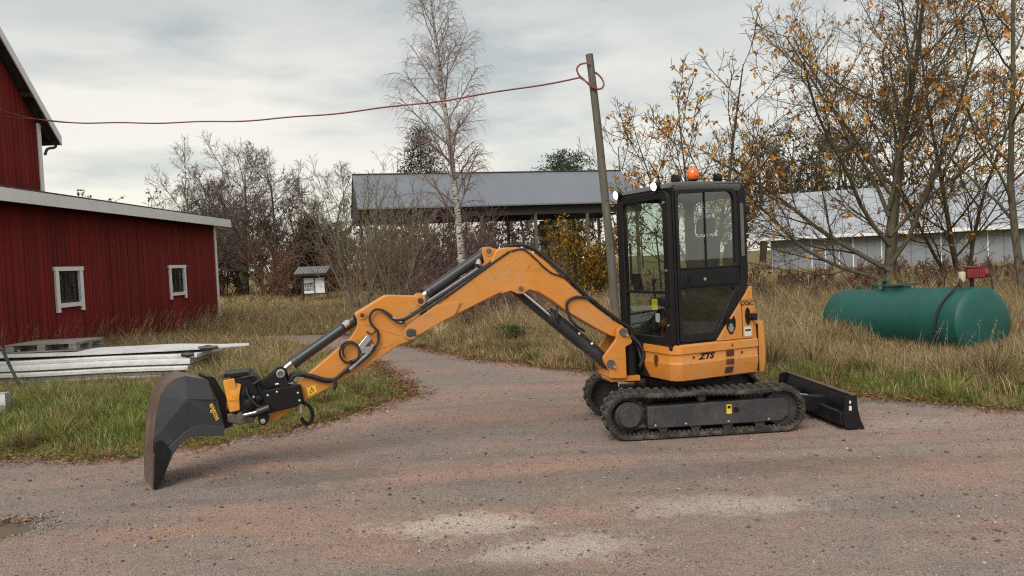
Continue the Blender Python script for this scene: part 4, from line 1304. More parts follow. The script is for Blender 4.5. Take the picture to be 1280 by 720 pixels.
for x, z, r in ((0.085, 1.030, 0.040), (0.232, 0.722, 0.042)):
    MB().cyl((x, -0.185, z), (x, 0.185, z), r, 20).build('pivot_pin', 'pin_steel', br, smooth=40)
    MB().lathe([(0.016, 0), (0.016, 0.012)], (x - 0.03, 0.185, z - 0.03), (0, 1, 0), 8).build('pin_bolt', 'silver', br)
BOOM = [(2.256, 1.202), (2.139, 1.285), (1.826, 1.479), (1.441, 1.727), (1.452, 1.835), (1.472, 1.904), (1.423, 1.941), (1.337, 1.922), (1.098, 1.92), (0.98, 1.876), (0.838, 1.769), (0.673, 1.604), (0.401, 1.336), (0.122, 1.118), (0.029, 1.08), (0.015, 1.006), (0.068, 0.961), (0.179, 0.985), (0.296, 1.049), (0.639, 1.262), (0.798, 1.39), (0.941, 1.484), (1.076, 1.53), (1.213, 1.522), (1.343, 1.475), (1.899, 1.24), (2.194, 1.1), (2.26, 1.127)]
# the boom is a closed box; its fork at the dipper end and the cylinder lugs are separate plates
core = [p for p in BOOM if p[0] < 2.2 and not (p[0] > 1.40 and p[1] > 1.80)]
BODY = [(2.02, 1.345), (1.826, 1.479), (1.40, 1.752), (1.34, 1.90), (1.25, 1.925), (1.098, 1.92), (0.98, 1.876), (0.838, 1.769), (0.673, 1.604), (0.401, 1.336), (0.150, 1.130), (0.05, 1.085), (0.022, 1.02), (0.068, 0.961), (0.179, 0.985), (0.296, 1.049), (0.639, 1.262), (0.798, 1.39), (0.941, 1.484), (1.076, 1.53), (1.213, 1.522), (1.343, 1.475), (1.899, 1.24), (2.00, 1.19)]
boom = MB().prism(roundpoly(BODY, 0.045, 5), -0.105, 0.105).build('boom', 'orange_paint', EX, FB, 0.012, seg=3)
fork = roundpoly([(2.256, 1.205), (2.139, 1.285), (1.93, 1.412), (1.70, 1.43), (1.76, 1.305), (1.899, 1.245), (2.194, 1.098), (2.262, 1.125)], 0.035)
for t0, t1 in ((0.104, 0.122), (-0.122, -0.104)):
    bprism('fork_plate', fork, t0, t1, 'orange_paint', 0.005, boom)
lug = roundpoly([(1.30, 1.905), (1.423, 1.945), (1.476, 1.904), (1.452, 1.82), (1.445, 1.72), (1.30, 1.75)], 0.03)
for t0, t1 in ((0.055, 0.080), (-0.080, -0.055)):
    bprism('cylinder_lug', lug, t0, t1, 'orange_paint', 0.004, boom)
arch = roundpoly([(0.93, 1.475), (1.0, 1.535), (1.06, 1.558), (1.16, 1.558), (1.23, 1.535), (1.32, 1.480), (1.20, 1.505), (1.14, 1.468), (1.08, 1.468), (1.03, 1.510)], 0.02)
for t0, t1 in ((0.104, 0.120), (-0.120, -0.104)):
    bprism('boom_cylinder_lug', arch, t0, t1, 'orange_paint', 0.004, boom)
for x, z, t, r in ((2.198, 1.161, 0.135, 0.042), (1.402, 1.894, 0.092, 0.026), (1.109, 1.516, 0.132, 0.026)):
    MB().cyl((x, -t, z), (x, t, z), r, 20).build('pivot_pin', 'pin_steel', boom, smooth=40)
    MB().lathe([(r + 0.018, 0), (r + 0.018, 0.008)], (x, t - 0.012, z), (0, 1, 0), 20).build('pin_boss', 'orange_paint', boom, smooth=40)
MB().box(2.15, 2.235, 0.122, 0.142, 1.13, 1.19).build('pin_retainer', 'frame_grey', boom, bevel=0.006)
DIP = [(2.071, 1.499), (2.407, 1.525), (2.709, 1.363), (2.676, 1.309), (2.687, 1.236), (2.758, 1.136), (3.183, 0.813), (3.437, 0.652), (3.546, 0.552), (3.545, 0.436), (3.448, 0.441), (3.18, 0.60), (2.603, 0.871), (2.32, 1.046), (2.198, 1.075), (2.143, 1.124), (2.123, 1.214), (2.071, 1.347)]
dip = MB().prism(roundpoly(DIP, 0.03, 4), -0.085, 0.085).build('dipper_arm', 'orange_paint', EX, FB, 0.010, seg=3)
for x, z, r in ((2.086, 1.455, 0.036), (2.632, 1.352, 0.026)):
    MB().lathe([(r + 0.012, -0.10), (r + 0.012, 0.10)], (x, 0, z), (0, 1, 0), 20).build('pin_boss', 'orange_paint', dip, smooth=40)
    MB().cyl((x, -0.108, z), (x, 0.108, z), r * 0.75, 18).build('pivot_pin', 'vent_brown', dip, smooth=40)
# weld seams on the dipper side
MB().tube([(2.20, 1.18, ) + (0,), (2.2, 1.18, 0)], 0.001, 3) if False else None
for a, b in (((2.30, 1.14), (2.62, 1.27)), ((2.36, 1.07), (2.90, 0.90))):
    MB().tube([(a[0], 0.086, a[1]), (b[0], 0.086, b[1])], 0.004, 6).build('weld_seam', 'orange_paint', dip)
# warning triangle sticker near the dipper foot
st = MB().prism([(3.155, 0.640), (3.165, 0.712), (3.085, 0.745), (3.075, 0.675)], 0.0855, 0.088).build('sticker', 'sticker_yellow', dip)
MB().ringplate([(3.142, 0.66), (3.098, 0.685), (3.122, 0.722)], [(3.133, 0.668), (3.107, 0.685), (3.121, 0.708)], 0.088, 0.0895).build('sticker_mark', 'decal_black', st)

# hydraulic cylinders
def ram(name, base, split, tip, rb, rr_, t=0.0, boss=True):
    b, s, e = [np.array((p[0], t, p[1])) for p in (base, split, tip)]
    d = n3(e - b)
    c = MB().lathe([(rb * 0.75, 0), (rb, 0.015), (rb, np.linalg.norm(s - b) - 0.06), (rb * 1.12, np.linalg.norm(s - b) - 0.055), (rb * 1.12, np.linalg.norm(s - b))], b, d, 22).build(name, 'cylinder_black', EX, FB, smooth=35)
    MB().cyl(s - d * 0.02, e, rr_, 18).build('piston_rod', 'chrome', c, smooth=40)
    MB().cyl(e + np.array((0, -0.05, 0)), e + np.array((0, 0.05, 0)), rr_ * 2.0, 18).build('rod_eye', 'orange_paint' if name != 'bucket_cylinder' else 'black_paint', c, smooth=40)
    MB().cyl(b + np.array((0, -0.052, 0)), b + np.array((0, 0.052, 0)), rb * 0.95, 18).build('base_eye', 'black_paint', c, smooth=40)
    return c
c1 = ram('arm_cylinder', (1.425, 1.878), (2.015, 1.520), (2.086, 1.470), 0.052, 0.028)
MB().lathe([(0.03, -0.03), (0.034, 0.0), (0.03, 0.05)], (1.50, 0.05, 1.79), (0.3, 0.6, -0.6), 12).build('hose_fitting', 'chrome', c1, smooth=40)
c2 = ram('bucket_cylinder', (2.665, 1.330), (3.285, 0.950), (3.384, 0.872), 0.050, 0.026)
MB().lathe([(0.03, 0), (0.034, 0.03), (0.025, 0.07)], (2.76, 0.045, 1.29), (0.5, 0.4, -0.3), 12).build('hose_fitting', 'chrome', c2, smooth=40)
c3 = ram('boom_cylinder', (0.225, 0.728), (0.800, 1.235), (1.109, 1.516), 0.066, 0.030)
MB().tube([(0.30, 0.045, 0.86), (0.55, 0.045, 1.08), (0.80, 0.045, 1.30)], 0.018, 8).build('oil_pipe', 'hose_black', c3, smooth=40)
MB().prism([(1.16, 1.47), (1.13, 1.44), (0.62, 0.985), (0.50, 0.88), (0.48, 0.905), (0.60, 1.02), (1.10, 1.47)], -0.05, 0.05).build('rod_guard', 'black_paint', c3, bevel=0.004)
for x, z in ((0.37, 0.91), (0.50, 1.02)):
    MB().cyl((x, 0.062, z), (x + 0.02, 0.085, z + 0.02), 0.014, 8).build('hose_fitting', 'silver', c3)

# hoses
def hose(pts, r=0.014, t=None, mat='hose_black', par=None):
    P = [(p[0], p[2] if len(p) > 2 else t, p[1]) for p in pts]
    return MB().tube(spline(P, 6), r, 8).build('hydraulic_hose', mat, par or EX, FB if par is None else None, smooth=60)
hose([(3.325, 0.76, 0.10), (3.26, 0.845, 0.115), (3.14, 0.825, 0.12), (3.007, 0.773, 0.12), (2.914, 0.778, 0.12), (2.824, 0.84, 0.115), (2.697, 0.926, 0.11), (2.598, 0.993, 0.11)], 0.018)
hose([(3.33, 0.75, 0.06), (3.28, 0.86, 0.09), (3.15, 0.845, 0.145), (3.01, 0.793, 0.145), (2.93, 0.775, 0.14), (2.905, 0.735, 0.14), (2.925, 0.69, 0.13)], 0.017)
hose([(2.80, 0.83, 0.11), (2.70, 0.90, 0.13), (2.60, 0.975, 0.13), (2.52, 1.06, 0.12), (2.497, 1.12, 0.11), (2.50, 1.195, 0.12), (2.555, 1.266, 0.12), (2.566, 1.334, 0.12), (2.527, 1.391, 0.12), (2.468, 1.395, 0.12), (2.403, 1.361, 0.12), (2.311, 1.273, 0.13), (2.244, 1.261, 0.14)], 0.011)
hose([(2.45, 1.39, 0.11), (2.40, 1.345, 0.13), (2.33, 1.29, 0.14), (2.20, 1.31, 0.14), (2.08, 1.38, 0.13)], 0.012)
loop = [(2.758 + 0.098 * math.cos(a) * (1 + 0.05 * k), 1.018 + 0.098 * math.sin(a) * (1 + 0.05 * k), 0.105 + 0.012 * k) for k, a in enumerate(np.linspace(0.6, 0.6 + 4 * math.pi, 17)[:9])]
hose([(2.765 + 0.088 * math.cos(a), 1.018 + 0.098 * math.sin(a), 0.103 + 0.003 * k) for k, a in enumerate(np.linspace(0.5, 0.5 + 2.05 * math.pi, 14))], 0.011)
hose([(2.75 + 0.075 * math.cos(a), 1.022 + 0.085 * math.sin(a), 0.125 + 0.003 * k) for k, a in enumerate(np.linspace(-0.6, 1.6 * math.pi, 12))], 0.009)
hose([(2.60, 1.20, 0.10), (2.565, 1.175, 0.11), (2.53, 1.185, 0.12), (2.51, 1.22, 0.12)], 0.007)
# hose sleeve in pale spiral wrap, and valve block
hose([(2.77, 0.86, 0.135), (2.68, 0.935, 0.135), (2.60, 1.0, 0.135), (2.545, 1.075, 0.13)], 0.017, mat='decal_grey')
vb = MB().prism(roundpoly([(2.70, 1.06), (2.60, 1.17), (2.555, 1.13), (2.66, 1.02)], 0.008), 0.086, 0.135).build('valve_block', 'silver', dip, bevel=0.006)
MB().box(2.575, 2.66, 0.086, 0.15, 1.0, 1.06).build('valve_coil', 'decal_grey', dip, bevel=0.006)
# bundle along the boom
for k, (dy, dz, mat) in enumerate(((0.085, 0.0, 'hose_black'), (0.055, 0.02, 'decal_grey'), (0.02, 0.025, 'hose_black'), (-0.02, 0.02, 'decal_grey'))):
    hose([(2.30, 1.262 + dz * 0.3, dy), (2.22, 1.30 + dz * 0.6, dy), (2.11, 1.366 + dz, dy), (1.83, 1.525 + dz, dy), (1.55, 1.69 + dz, dy), (1.412, 1.77 + dz, dy), (1.30, 1.85 + dz * 0.6, dy * 0.8), (1.22, 1.93, dy * 0.6)], 0.013, mat=mat)
    hose([(1.24, 1.93, dy * 0.6), (1.08, 1.945, dy * 0.6), (0.93, 1.892, dy * 0.7), (0.671, 1.665 + 0.01 * k, dy * 0.9), (0.40, 1.395, dy), (0.10, 1.150, dy), (-0.04, 1.04, dy * 0.8), (-0.10, 0.92, dy * 0.6)], 0.013, mat='hose_black' if k != 1 else 'decal_grey')
hose([(1.19, 1.885, 0.112), (1.065, 1.898, 0.116), (0.933, 1.788, 0.116), (0.88, 1.73, 0.116), (0.792, 1.657, 0.118), (0.72, 1.63, 0.118), (0.66, 1.60, 0.11)], 0.008)
hose([(2.10, 1.33, 0.116), (1.83, 1.49, 0.112), (1.43, 1.745, 0.110), (1.20, 1.885, 0.110)], 0.010)
hose([(0.46, 1.06, 0.07), (0.56, 1.12, 0.12), (0.62, 1.20, 0.125), (0.652, 1.304, 0.125), (0.632, 1.373, 0.125), (0.54, 1.405, 0.125), (0.42, 1.385, 0.12), (0.33, 1.34, 0.10)], 0.014)
hose([(0.72, 1.15, 0.06), (0.74, 1.22, 0.09), (0.73, 1.32, 0.06)], 0.012)
hose([(-0.02, 0.98, 0.08), (-0.10, 0.90, 0.12), (-0.14, 0.78, 0.14), (-0.10, 0.66, 0.12)], 0.017)
hose([(-0.02, 0.96, 0.03), (-0.11, 0.86, 0.05), (-0.13, 0.74, 0.09), (-0.16, 0.64, 0.10)], 0.017)
for x, z in ((2.275, 1.262), (2.31, 1.285)):
    MB().cyl((x, 0.13, z), (x + 0.05, 0.13, z + 0.03), 0.015, 10).build('hose_fitting', 'silver', EX, FB)

# ---------------------------------------------------------------- link, coupler and tiltrotator
def lever(p, q, r0, r1, t0, t1, name, mat, par):
    a, b = np.array(p, float), np.array(q, float)
    d = n3(np.append(b - a, 0))[:2]
    n = np.array((-d[1], d[0]))
    poly = []
    for k in range(7):
        ang = math.pi / 2 + math.pi * k / 6
        poly.append(tuple(a + r0 * (math.cos(ang) * d + math.sin(ang) * n)))
    for k in range(7):
        ang = -math.pi / 2 + math.pi * k / 6
        poly.append(tuple(b + r1 * (math.cos(ang) * d + math.sin(ang) * n)))
    return MB().prism(poly, t0, t1).build(name, mat, par, FB if par is EX else None, 0.004)
lk = lever((3.382, 0.875), (3.575, 0.735), 0.042, 0.05, 0.090, 0.118, 'bucket_link', 'black_paint', EX)
lever((3.382, 0.875), (3.575, 0.735), 0.042, 0.05, -0.118, -0.090, 'link_plate', 'black_paint', lk)
lever((3.382, 0.875), (3.345, 0.70), 0.040, 0.04, 0.122, 0.145, 'guide_link', 'black_paint', lk)
lever((3.382, 0.875), (3.345, 0.70), 0.040, 0.04, -0.145, -0.122, 'guide_link', 'black_paint', lk)
MB().cyl((3.382, -0.155, 0.875), (3.382, 0.155, 0.875), 0.030, 20).build('pivot_pin', 'pin_steel', lk, smooth=40)
MB().lathe([(0.038, 0), (0.038, 0.012), (0.026, 0.014), (0.024, 0.006)], (3.382, 0.146, 0.875), (0, 1, 0), 20).build('pin_washer', 'silver', lk, smooth=40)
cp = MB().prism(roundpoly([(3.55, 0.735), (3.215, 0.765), (3.19, 0.60), (3.27, 0.565), (3.52, 0.525)], 0.02), 0.10, 0.165).build('coupler_frame', 'decal_black', EX, FB, 0.008)
MB().prism(roundpoly([(3.55, 0.735), (3.215, 0.765), (3.19, 0.60), (3.27, 0.565), (3.52, 0.525)], 0.02), -0.165, -0.10).build('coupler_plate', 'decal_black', cp, bevel=0.008)
MB().box(3.30, 3.54, -0.10, 0.10, 0.66, 0.72).build('coupler_web', 'decal_black', cp)
for x, z in ((3.50, 0.69), (3.50, 0.56), (3.42, 0.715), (3.24, 0.69), (3.23, 0.62)):
    MB().lathe([(0.011, 0), (0.011, 0.010), (0.006, 0.012)], (x, 0.165, z), (0, 1, 0), 8).build('bolt', 'silver', cp)
MB().box(3.28, 3.44, 0.06, 0.12, 0.765, 0.785).build('valve_strip', 'silver', cp, bevel=0.006)
for x in (3.26, 3.31, 3.36):
    MB().lathe([(0.018, 0), (0.018, 0.02), (0.01, 0.03)], (x, 0.08, 0.775), (0, 0.2, 1), 10).build('hose_fitting', 'silver', cp)
# hanging hook
hk = MB().tube(spline([(3.215, 0.125, 0.60), (3.15, 0.13, 0.555), (3.125, 0.13, 0.475), (3.15, 0.13, 0.405), (3.20, 0.13, 0.415), (3.225, 0.13, 0.46)]), 0.017, 8).build('lifting_hook', 'decal_black', cp, smooth=50)
MB().cyl((3.228, 0.13, 0.59), (3.222, 0.13, 0.50), 0.014, 10).build('hook_latch', 'silver', cp)
tl = MB().prism(roundpoly([(3.665, 0.905), (3.60, 0.855), (3.555, 0.765), (3.526, 0.70), (3.52, 0.53), (3.62, 0.50), (3.735, 0.52), (3.775, 0.62), (3.775, 0.86), (3.74, 0.89)], 0.02), -0.14, 0.14).build('tiltrotator', 'black_paint', EX, FB, 0.01)
MB().prism(roundpoly([(3.66, 0.86), (3.60, 0.80), (3.58, 0.70), (3.66, 0.72), (3.70, 0.80)], 0.015), 0.139, 0.165).build('housing_rib', 'decal_black', tl, bevel=0.006)
for x, z, r in ((3.58, 0.66, 0.035), (3.66, 0.62, 0.05), (3.70, 0.72, 0.03)):
    MB().lathe([(r, 0), (r, 0.02), (r * 0.6, 0.03)], (x, 0.14, z), (0, 1, 0), 16).build('housing_cap', 'decal_black', tl, smooth=40)
MB().lathe([(0.012, 0), (0.012, 0.01)], (3.62, 0.168, 0.69), (0, 1, 0), 8).build('bolt', 'silver', tl)
MB().prism(roundpoly([(3.90, 0.905), (3.66, 0.915), (3.64, 0.885), (3.89, 0.870)], 0.01), -0.15, 0.15).build('top_cover', 'black_paint', tl, bevel=0.006)
MB().prism(roundpoly([(3.91, 0.912), (3.86, 0.914), (3.86, 0.880), (3.90, 0.865)], 0.008), -0.10, 0.151).build('cover_edge', 'worn_steel', tl, bevel=0.004)
# the yellow rotor ring, turned about the outward axis
ax = n3((0.985, 0, 0.17))
MB().lathe([(0.10, 0.0), (0.168, 0.008), (0.172, 0.03), (0.172, 0.075), (0.160, 0.085), (0.160, 0.105), (0.10, 0.11)], (3.735, 0.01, 0.700), ax, 32).build('rotor_ring', 'tiltrotator_yellow', tl, smooth=30)
MB().prism(roundpoly([(3.872, 0.852), (3.775, 0.866), (3.742, 0.69), (3.742, 0.578), (3.83, 0.565)], 0.015), 0.10, 0.172).build('rotor_housing', 'tiltrotator_yellow', tl, bevel=0.008)
MB().prism(roundpoly([(3.845, 0.690), (3.745, 0.700), (3.743, 0.680), (3.843, 0.672)], 0.004), 0.172, 0.180).build('housing_rib', 'tiltrotator_yellow', tl)
tc_ = MB().cyl((3.60, 0.20, 0.556), (3.49, 0.20, 0.588), 0.030, 16).build('tilt_cylinder', 'cylinder_black', tl, smooth=40)
MB().cyl((3.735, 0.20, 0.535), (3.59, 0.20, 0.558), 0.014, 12).build('piston_rod', 'chrome', tl, smooth=40)
MB().cyl((3.74, 0.12, 0.535), (3.74, 0.23, 0.535), 0.03, 14).build('rod_eye', 'pin_steel', tl, smooth=40)
MB().prism(roundpoly([(3.60, 0.54), (3.53, 0.56), (3.50, 0.47), (3.54, 0.42), (3.59, 0.44)], 0.02), 0.09, 0.17).build('pivot_ear', 'decal_black', tl, bevel=0.006)
MB().lathe([(0.022, 0), (0.022, 0.012), (0.012, 0.014)], (3.553, 0.17, 0.465), (0, 1, 0), 14).build('pivot_pin', 'silver', tl, smooth=40)
MB().prism(roundpoly([(3.86, 0.55), (3.70, 0.53), (3.62, 0.50), (3.64, 0.455), (3.75, 0.44), (3.86, 0.47)], 0.02), -0.12, 0.12).build('lower_clamp', 'pin_steel', tl, bevel=0.01)
hose([(3.62, 0.80, 0.17), (3.55, 0.83, 0.16), (3.50, 0.76, 0.13), (3.46, 0.74, 0.08)], 0.012)
hose([(3.68, 0.78, 0.17), (3.66, 0.70, 0.185), (3.58, 0.60, 0.19), (3.52, 0.60, 0.18)], 0.010)
hose([(3.72, 0.86, 0.14), (3.60, 0.87, 0.15), (3.53, 0.79, 0.14)], 0.012)

# ---------------------------------------------------------------- grading bucket
BW = -0.47
OUT = [(0.0, 0.0), (-0.012, 0.20), (-0.03, 0.418), (-0.059, 0.604), (-0.107, 0.782), (-0.160, 0.860), (-0.215, 0.905), (-0.313, 0.928), (-0.494, 0.87), (-0.564, 0.684), (-0.61, 0.42), (-0.593, 0.366)]
SIDE = OUT + [(-0.348, 0.399), (-0.295, 0.388), (-0.249, 0.367), (-0.173, 0.276), (-0.115, 0.155), (-0.058, 0.036)]
def offset_curve(P, d):
    P = np.array(P)
    T = np.gradient(P, axis=0)
    N = np.stack([-T[:, 1], T[:, 0]], 1)
    N /= np.linalg.norm(N, axis=1)[:, None]
    return [tuple(p) for p in P + N * d]
inner = offset_curve(OUT, 0.016)
bk = MB().prism(OUT[1:9] + inner[1:9][::-1], BW, 0.0).build('bucket', 'worn_steel', EX, FK, smooth=40)
MB().prism(OUT[8:] + inner[8:][::-1], BW, 0.0).build('back_plate', 'bucket_grey', bk, smooth=20)
ed = MB().prism([(0.0, 0.0), (-0.014, 0.20), (-0.022, 0.31), (-0.05, 0.31), (-0.04, 0.20), (-0.022, 0.0)], BW, 0.004).build('cutting_edge', 'worn_steel', bk, bevel=0.003)
MB().tube([(-0.0145, 0.006, 0.20), (-0.0145, BW - 0.002, 0.20)], 0.006, 6).build('weld_bead', 'pin_steel', bk)
A = (-0.302, 0.734)
def side_plate(y, sg, name):
    """faceted end plate: the fold point A stands proud"""
    pts = SIDE
    n = len(pts)
    V = [(x, y, z) for x, z in pts] + [(A[0], y + sg * 0.055, A[1]), (-0.524, y + sg * 0.030, 0.697), (-0.075, y + sg * 0.004, 0.427)]
    iA, iB, iC = n, n + 1, n + 2
    F = []
    # upper facet: OUT[2..7] fan to A ; then to B
    for a, b in ((2, 3), (3, 4), (4, 5), (5, 6), (6, 7)):
        F.append((a, b, iA))
    F += [(7, 8, iB, iA), (8, 9, iB), (2, iA, iC)]
    # lower facet
    F += [(iA, iB, 9, 10), (iA, 10, 11, 12), (iA, 12, 13), (iA, 13, 14), (iA, 14, iC), (iC, 14, 15), (iC, 15, 16), (2, iC, 16, 1), (1, 16, 17, 0)]
    V2 = [(x, yy - sg * 0.014, z) for x, yy, z in V]
    k = len(V)
    F2 = [tuple(i + k for i in f[::-1]) for f in F]
    rim = [(i, (i + 1) % n, (i + 1) % n + k, i + k) for i in range(n)]
    m = MB()
    m.add(V + V2, F + F2 + rim)
    return m.build(name, 'bucket_grey', bk)
s1 = side_plate(0.0, 1, 'side_plate')
side_plate(BW, -1, 'side_plate')
for y0, y1 in ((0.0145, 0.026), (BW - 0.02, BW - 0.006)):
    MB().prism([(-0.606, 0.455), (-0.42, 0.492), (-0.35, 0.488), (-0.28, 0.455), (-0.20, 0.39), (-0.05, 0.27), (-0.028, 0.05), (-0.058, 0.036), (-0.115, 0.155), (-0.173, 0.276), (-0.249, 0.367), (-0.295, 0.388), (-0.348, 0.399), (-0.593, 0.366)], y0, y1).build('wear_plate', 'bucket_grey' if y0 > 0 else 'black_paint', bk, bevel=0.003)
MB().prism([(-0.004, 0.004), (-0.020, 0.20), (-0.036, 0.40), (-0.09, 0.41), (-0.16, 0.30), (-0.10, 0.13), (-0.05, 0.022)], 0.006, 0.031).build('side_cutter', 'black_paint', bk, bevel=0.003)
# "engcon" running down the end plate
lettering('lettering', 'engcon', 0.064, 'lettering_yellow', bk, axes_mtx((-0.524, 0.046, 0.592), (-0.30, 0, -0.95), (-0.95, 0, 0.30)), 0.0, 0.0012, 0.0009, xs=0.86)
# hanger behind the bucket
hg = MB().prism(roundpoly([(-0.485, 0.90), (-0.56, 0.885), (-0.70, 0.60), (-0.715, 0.50), (-0.69, 0.42), (-0.60, 0.40), (-0.58, 0.66)], 0.02), BW + 0.08, -0.06).build('hanger', 'black_paint', bk, bevel=0.012)
for y in (BW + 0.15, -0.15):
    MB().cyl((-0.66, y - 0.03, 0.60), (-0.66, y + 0.03, 0.60), 0.05, 16).build('hanger_boss', 'black_paint', bk, smooth=40)

# ================================================================== green fuel tank with pump
T0, T1 = np.array((6.08, 13.95, 0.46)), np.array((6.88, 11.25, 0.57))
TR = 0.53
td = n3(T1 - T0)
TLEN = float(np.linalg.norm(T1 - T0))
TANK = thing('fuel_tank', 'green cylindrical steel fuel tank lying in the tall grass', 'tank', (6.36, 12.42, 0.0))
def tw(p):
    return np.array(p) - np.array((6.36, 12.42, 0.0))
prof = [(0.02, -0.13), (TR * 0.35, -0.125), (TR * 0.65, -0.10), (TR * 0.86, -0.06), (TR * 0.96, -0.025), (TR, 0.02), (TR, 0.30), (TR + 0.0015, 0.31), (TR + 0.0015, 0.325), (TR, 0.335), (TR, TLEN - 0.7), (TR + 0.0015, TLEN - 0.69), (TR + 0.0015, TLEN - 0.675), (TR, TLEN - 0.665), (TR, TLEN - 0.02), (TR * 0.985, TLEN + 0.01), (TR * 0.94, TLEN + 0.035), (TR * 0.80, TLEN + 0.07), (TR * 0.5, TLEN + 0.10), (0.02, TLEN + 0.115)]
MB().lathe(prof, tw(T0), td, 48).build('shell', 'tank_green', TANK, smooth=28)
up = n3(np.array((0, 0, 1.0)) - td * td[2])
sd_ = np.cross(td, up)
def tp(s, h=0.0, w=0.0):
    return tw(T0 + td * s + up * (TR + h) + sd_ * w)
for s in (0.35, TLEN - 0.4):
    c = tw(T0 + td * s)
    m = MB()
    for k in (-1, 1):
        m.add([c + td * a + sd_ * b * 0.45 + np.array((0, 0, z)) for a in (-0.06, 0.06) for b, z in ((-1, -0.62), (1, -0.62), (1, -0.30), (-1, -0.30))], [(0, 1, 2, 3), (4, 7, 6, 5), (0, 4, 5, 1), (1, 5, 6, 2), (2, 6, 7, 3), (3, 7, 4, 0)]) if k == 1 else None
    m.build('saddle', 'tank_green_dark', TANK)
for s, r, h in ((0.34, 0.04, 0.05), (0.72, 0.05, 0.07)):
    c = MB().lathe([(r * 1.3, -0.03), (r * 1.3, 0.01), (r, 0.012), (r, h), (r * 0.5, h + 0.01)], tp(s), up, 16).build('filler_cap', 'tank_green_dark', TANK, smooth=35)
MB().tube([tp(0.95, 0.0, 0.02), tp(0.95, 0.09, 0.02), tp(0.99, 0.13, 0.02), tp(1.05, 0.12, 0.02), tp(1.06, 0.05, 0.02)], 0.03, 10).build('vent_pipe', 'tank_green_dark', TANK, smooth=40)
hc = MB().lathe([(0.21, -0.06), (0.21, 0.03), (0.19, 0.03)], tp(1.22), up, 28).build('manhole', 'tank_green', TANK, smooth=35)
q0 = [tp(s, h, w) for s, h, w in ((0.98, 0.035, -0.23), (1.46, 0.045, -0.23), (1.46, 0.045, 0.23), (0.98, 0.035, 0.23), (0.98, 0.055, -0.23), (1.46, 0.075, -0.23), (1.46, 0.075, 0.23), (0.98, 0.055, 0.23))]
MB().add(q0, [(0, 3, 2, 1), (4, 5, 6, 7), (0, 1, 5, 4), (1, 2, 6, 5), (2, 3, 7, 6), (3, 0, 4, 7)]).build('manhole_lid', 'tank_green', hc, bevel=0.006)
sp_ = tp(TLEN - 0.52, -0.24, 0.40)
MB().box(-0.03, 0.03, -0.004, 0.004, -0.02, 0.02).build('label_plate', 'sticker_white', TANK, Matrix.Translation(Vector(tp(TLEN - 0.48, -0.22, -0.44))))
# pump: red motor box, cream end, black post, three hoses
PX = TLEN - 0.14
PUMP = thing('tank_pump', 'red electric fuel pump with cream filter on top of the green tank', 'pump', tuple(T0 + td * PX + up * (TR - 0.01)))
pm = frame_xy((0, 0, 0), (0.97, -0.22, 0)) @ Matrix.Diagonal((0.80, 0.85, 0.88, 1))
MB().cyl((0, 0, -0.02), (0, 0, 0.16), 0.035, 12).build('stand', 'black_paint', PUMP, pm, smooth=40)
b_ = MB().box(-0.10, 0.20, -0.09, 0.09, 0.15, 0.32).build('motor', 'pump_red', PUMP, pm, 0.02)
MB().cyl((0.20, 0, 0.235), (0.26, 0, 0.235), 0.075, 18).build('fan_cover', 'pump_red', b_, smooth=40)
for k in range(6):
    MB().box(-0.06 + k * 0.04, -0.045 + k * 0.04, -0.098, 0.098, 0.17, 0.325).build('cooling_fin', 'pump_red', b_)
MB().box(-0.12, 0.16, -0.10, 0.10, 0.327, 0.355).build('rain_lid', 'pump_red', PUMP, pm, 0.008)
MB().lathe([(0.05, 0), (0.062, 0.02), (0.062, 0.15), (0.05, 0.17)], (-0.17, -0.02, 0.10), (0, 0, 1), 18).build('filter_bowl', 'pump_cream', PUMP, pm, smooth=40)
PLOC = np.array(T0 + td * PX + up * (TR - 0.01))
hp = [PLOC + np.array((-0.17, 0.0, 0.13)), PLOC + np.array((-0.20, -0.05, 0.03))]
for k, th_ in enumerate((18, 36, 55, 75, 95, 112)):
    hp.append(T0 + td * (PX - 0.06 - 0.03 * k) + (TR + 0.025 + 0.05 * (k == 0)) * (math.cos(R(th_)) * up + math.sin(R(th_)) * sd_))
MB().tube(spline([q - PLOC for q in hp]), 0.020, 8).build('delivery_hose', 'hose_black', PUMP, smooth=60)
MB().tube(spline([(0.24, 0.02, 0.24), (0.32, 0.02, 0.20), (0.34, 0.0, 0.02), (0.34, -0.02, -0.10)]), 0.016, 8).build('delivery_hose', 'hose_black', PUMP, pm, smooth=60)
MB().tube(spline([(-0.16, 0.04, 0.30), (-0.3, 0.05, 0.31), (-0.42, 0.06, 0.22), (-0.45, 0.08, 0.02)]), 0.010, 6).build('cable', 'hose_black', PUMP, pm, smooth=60)

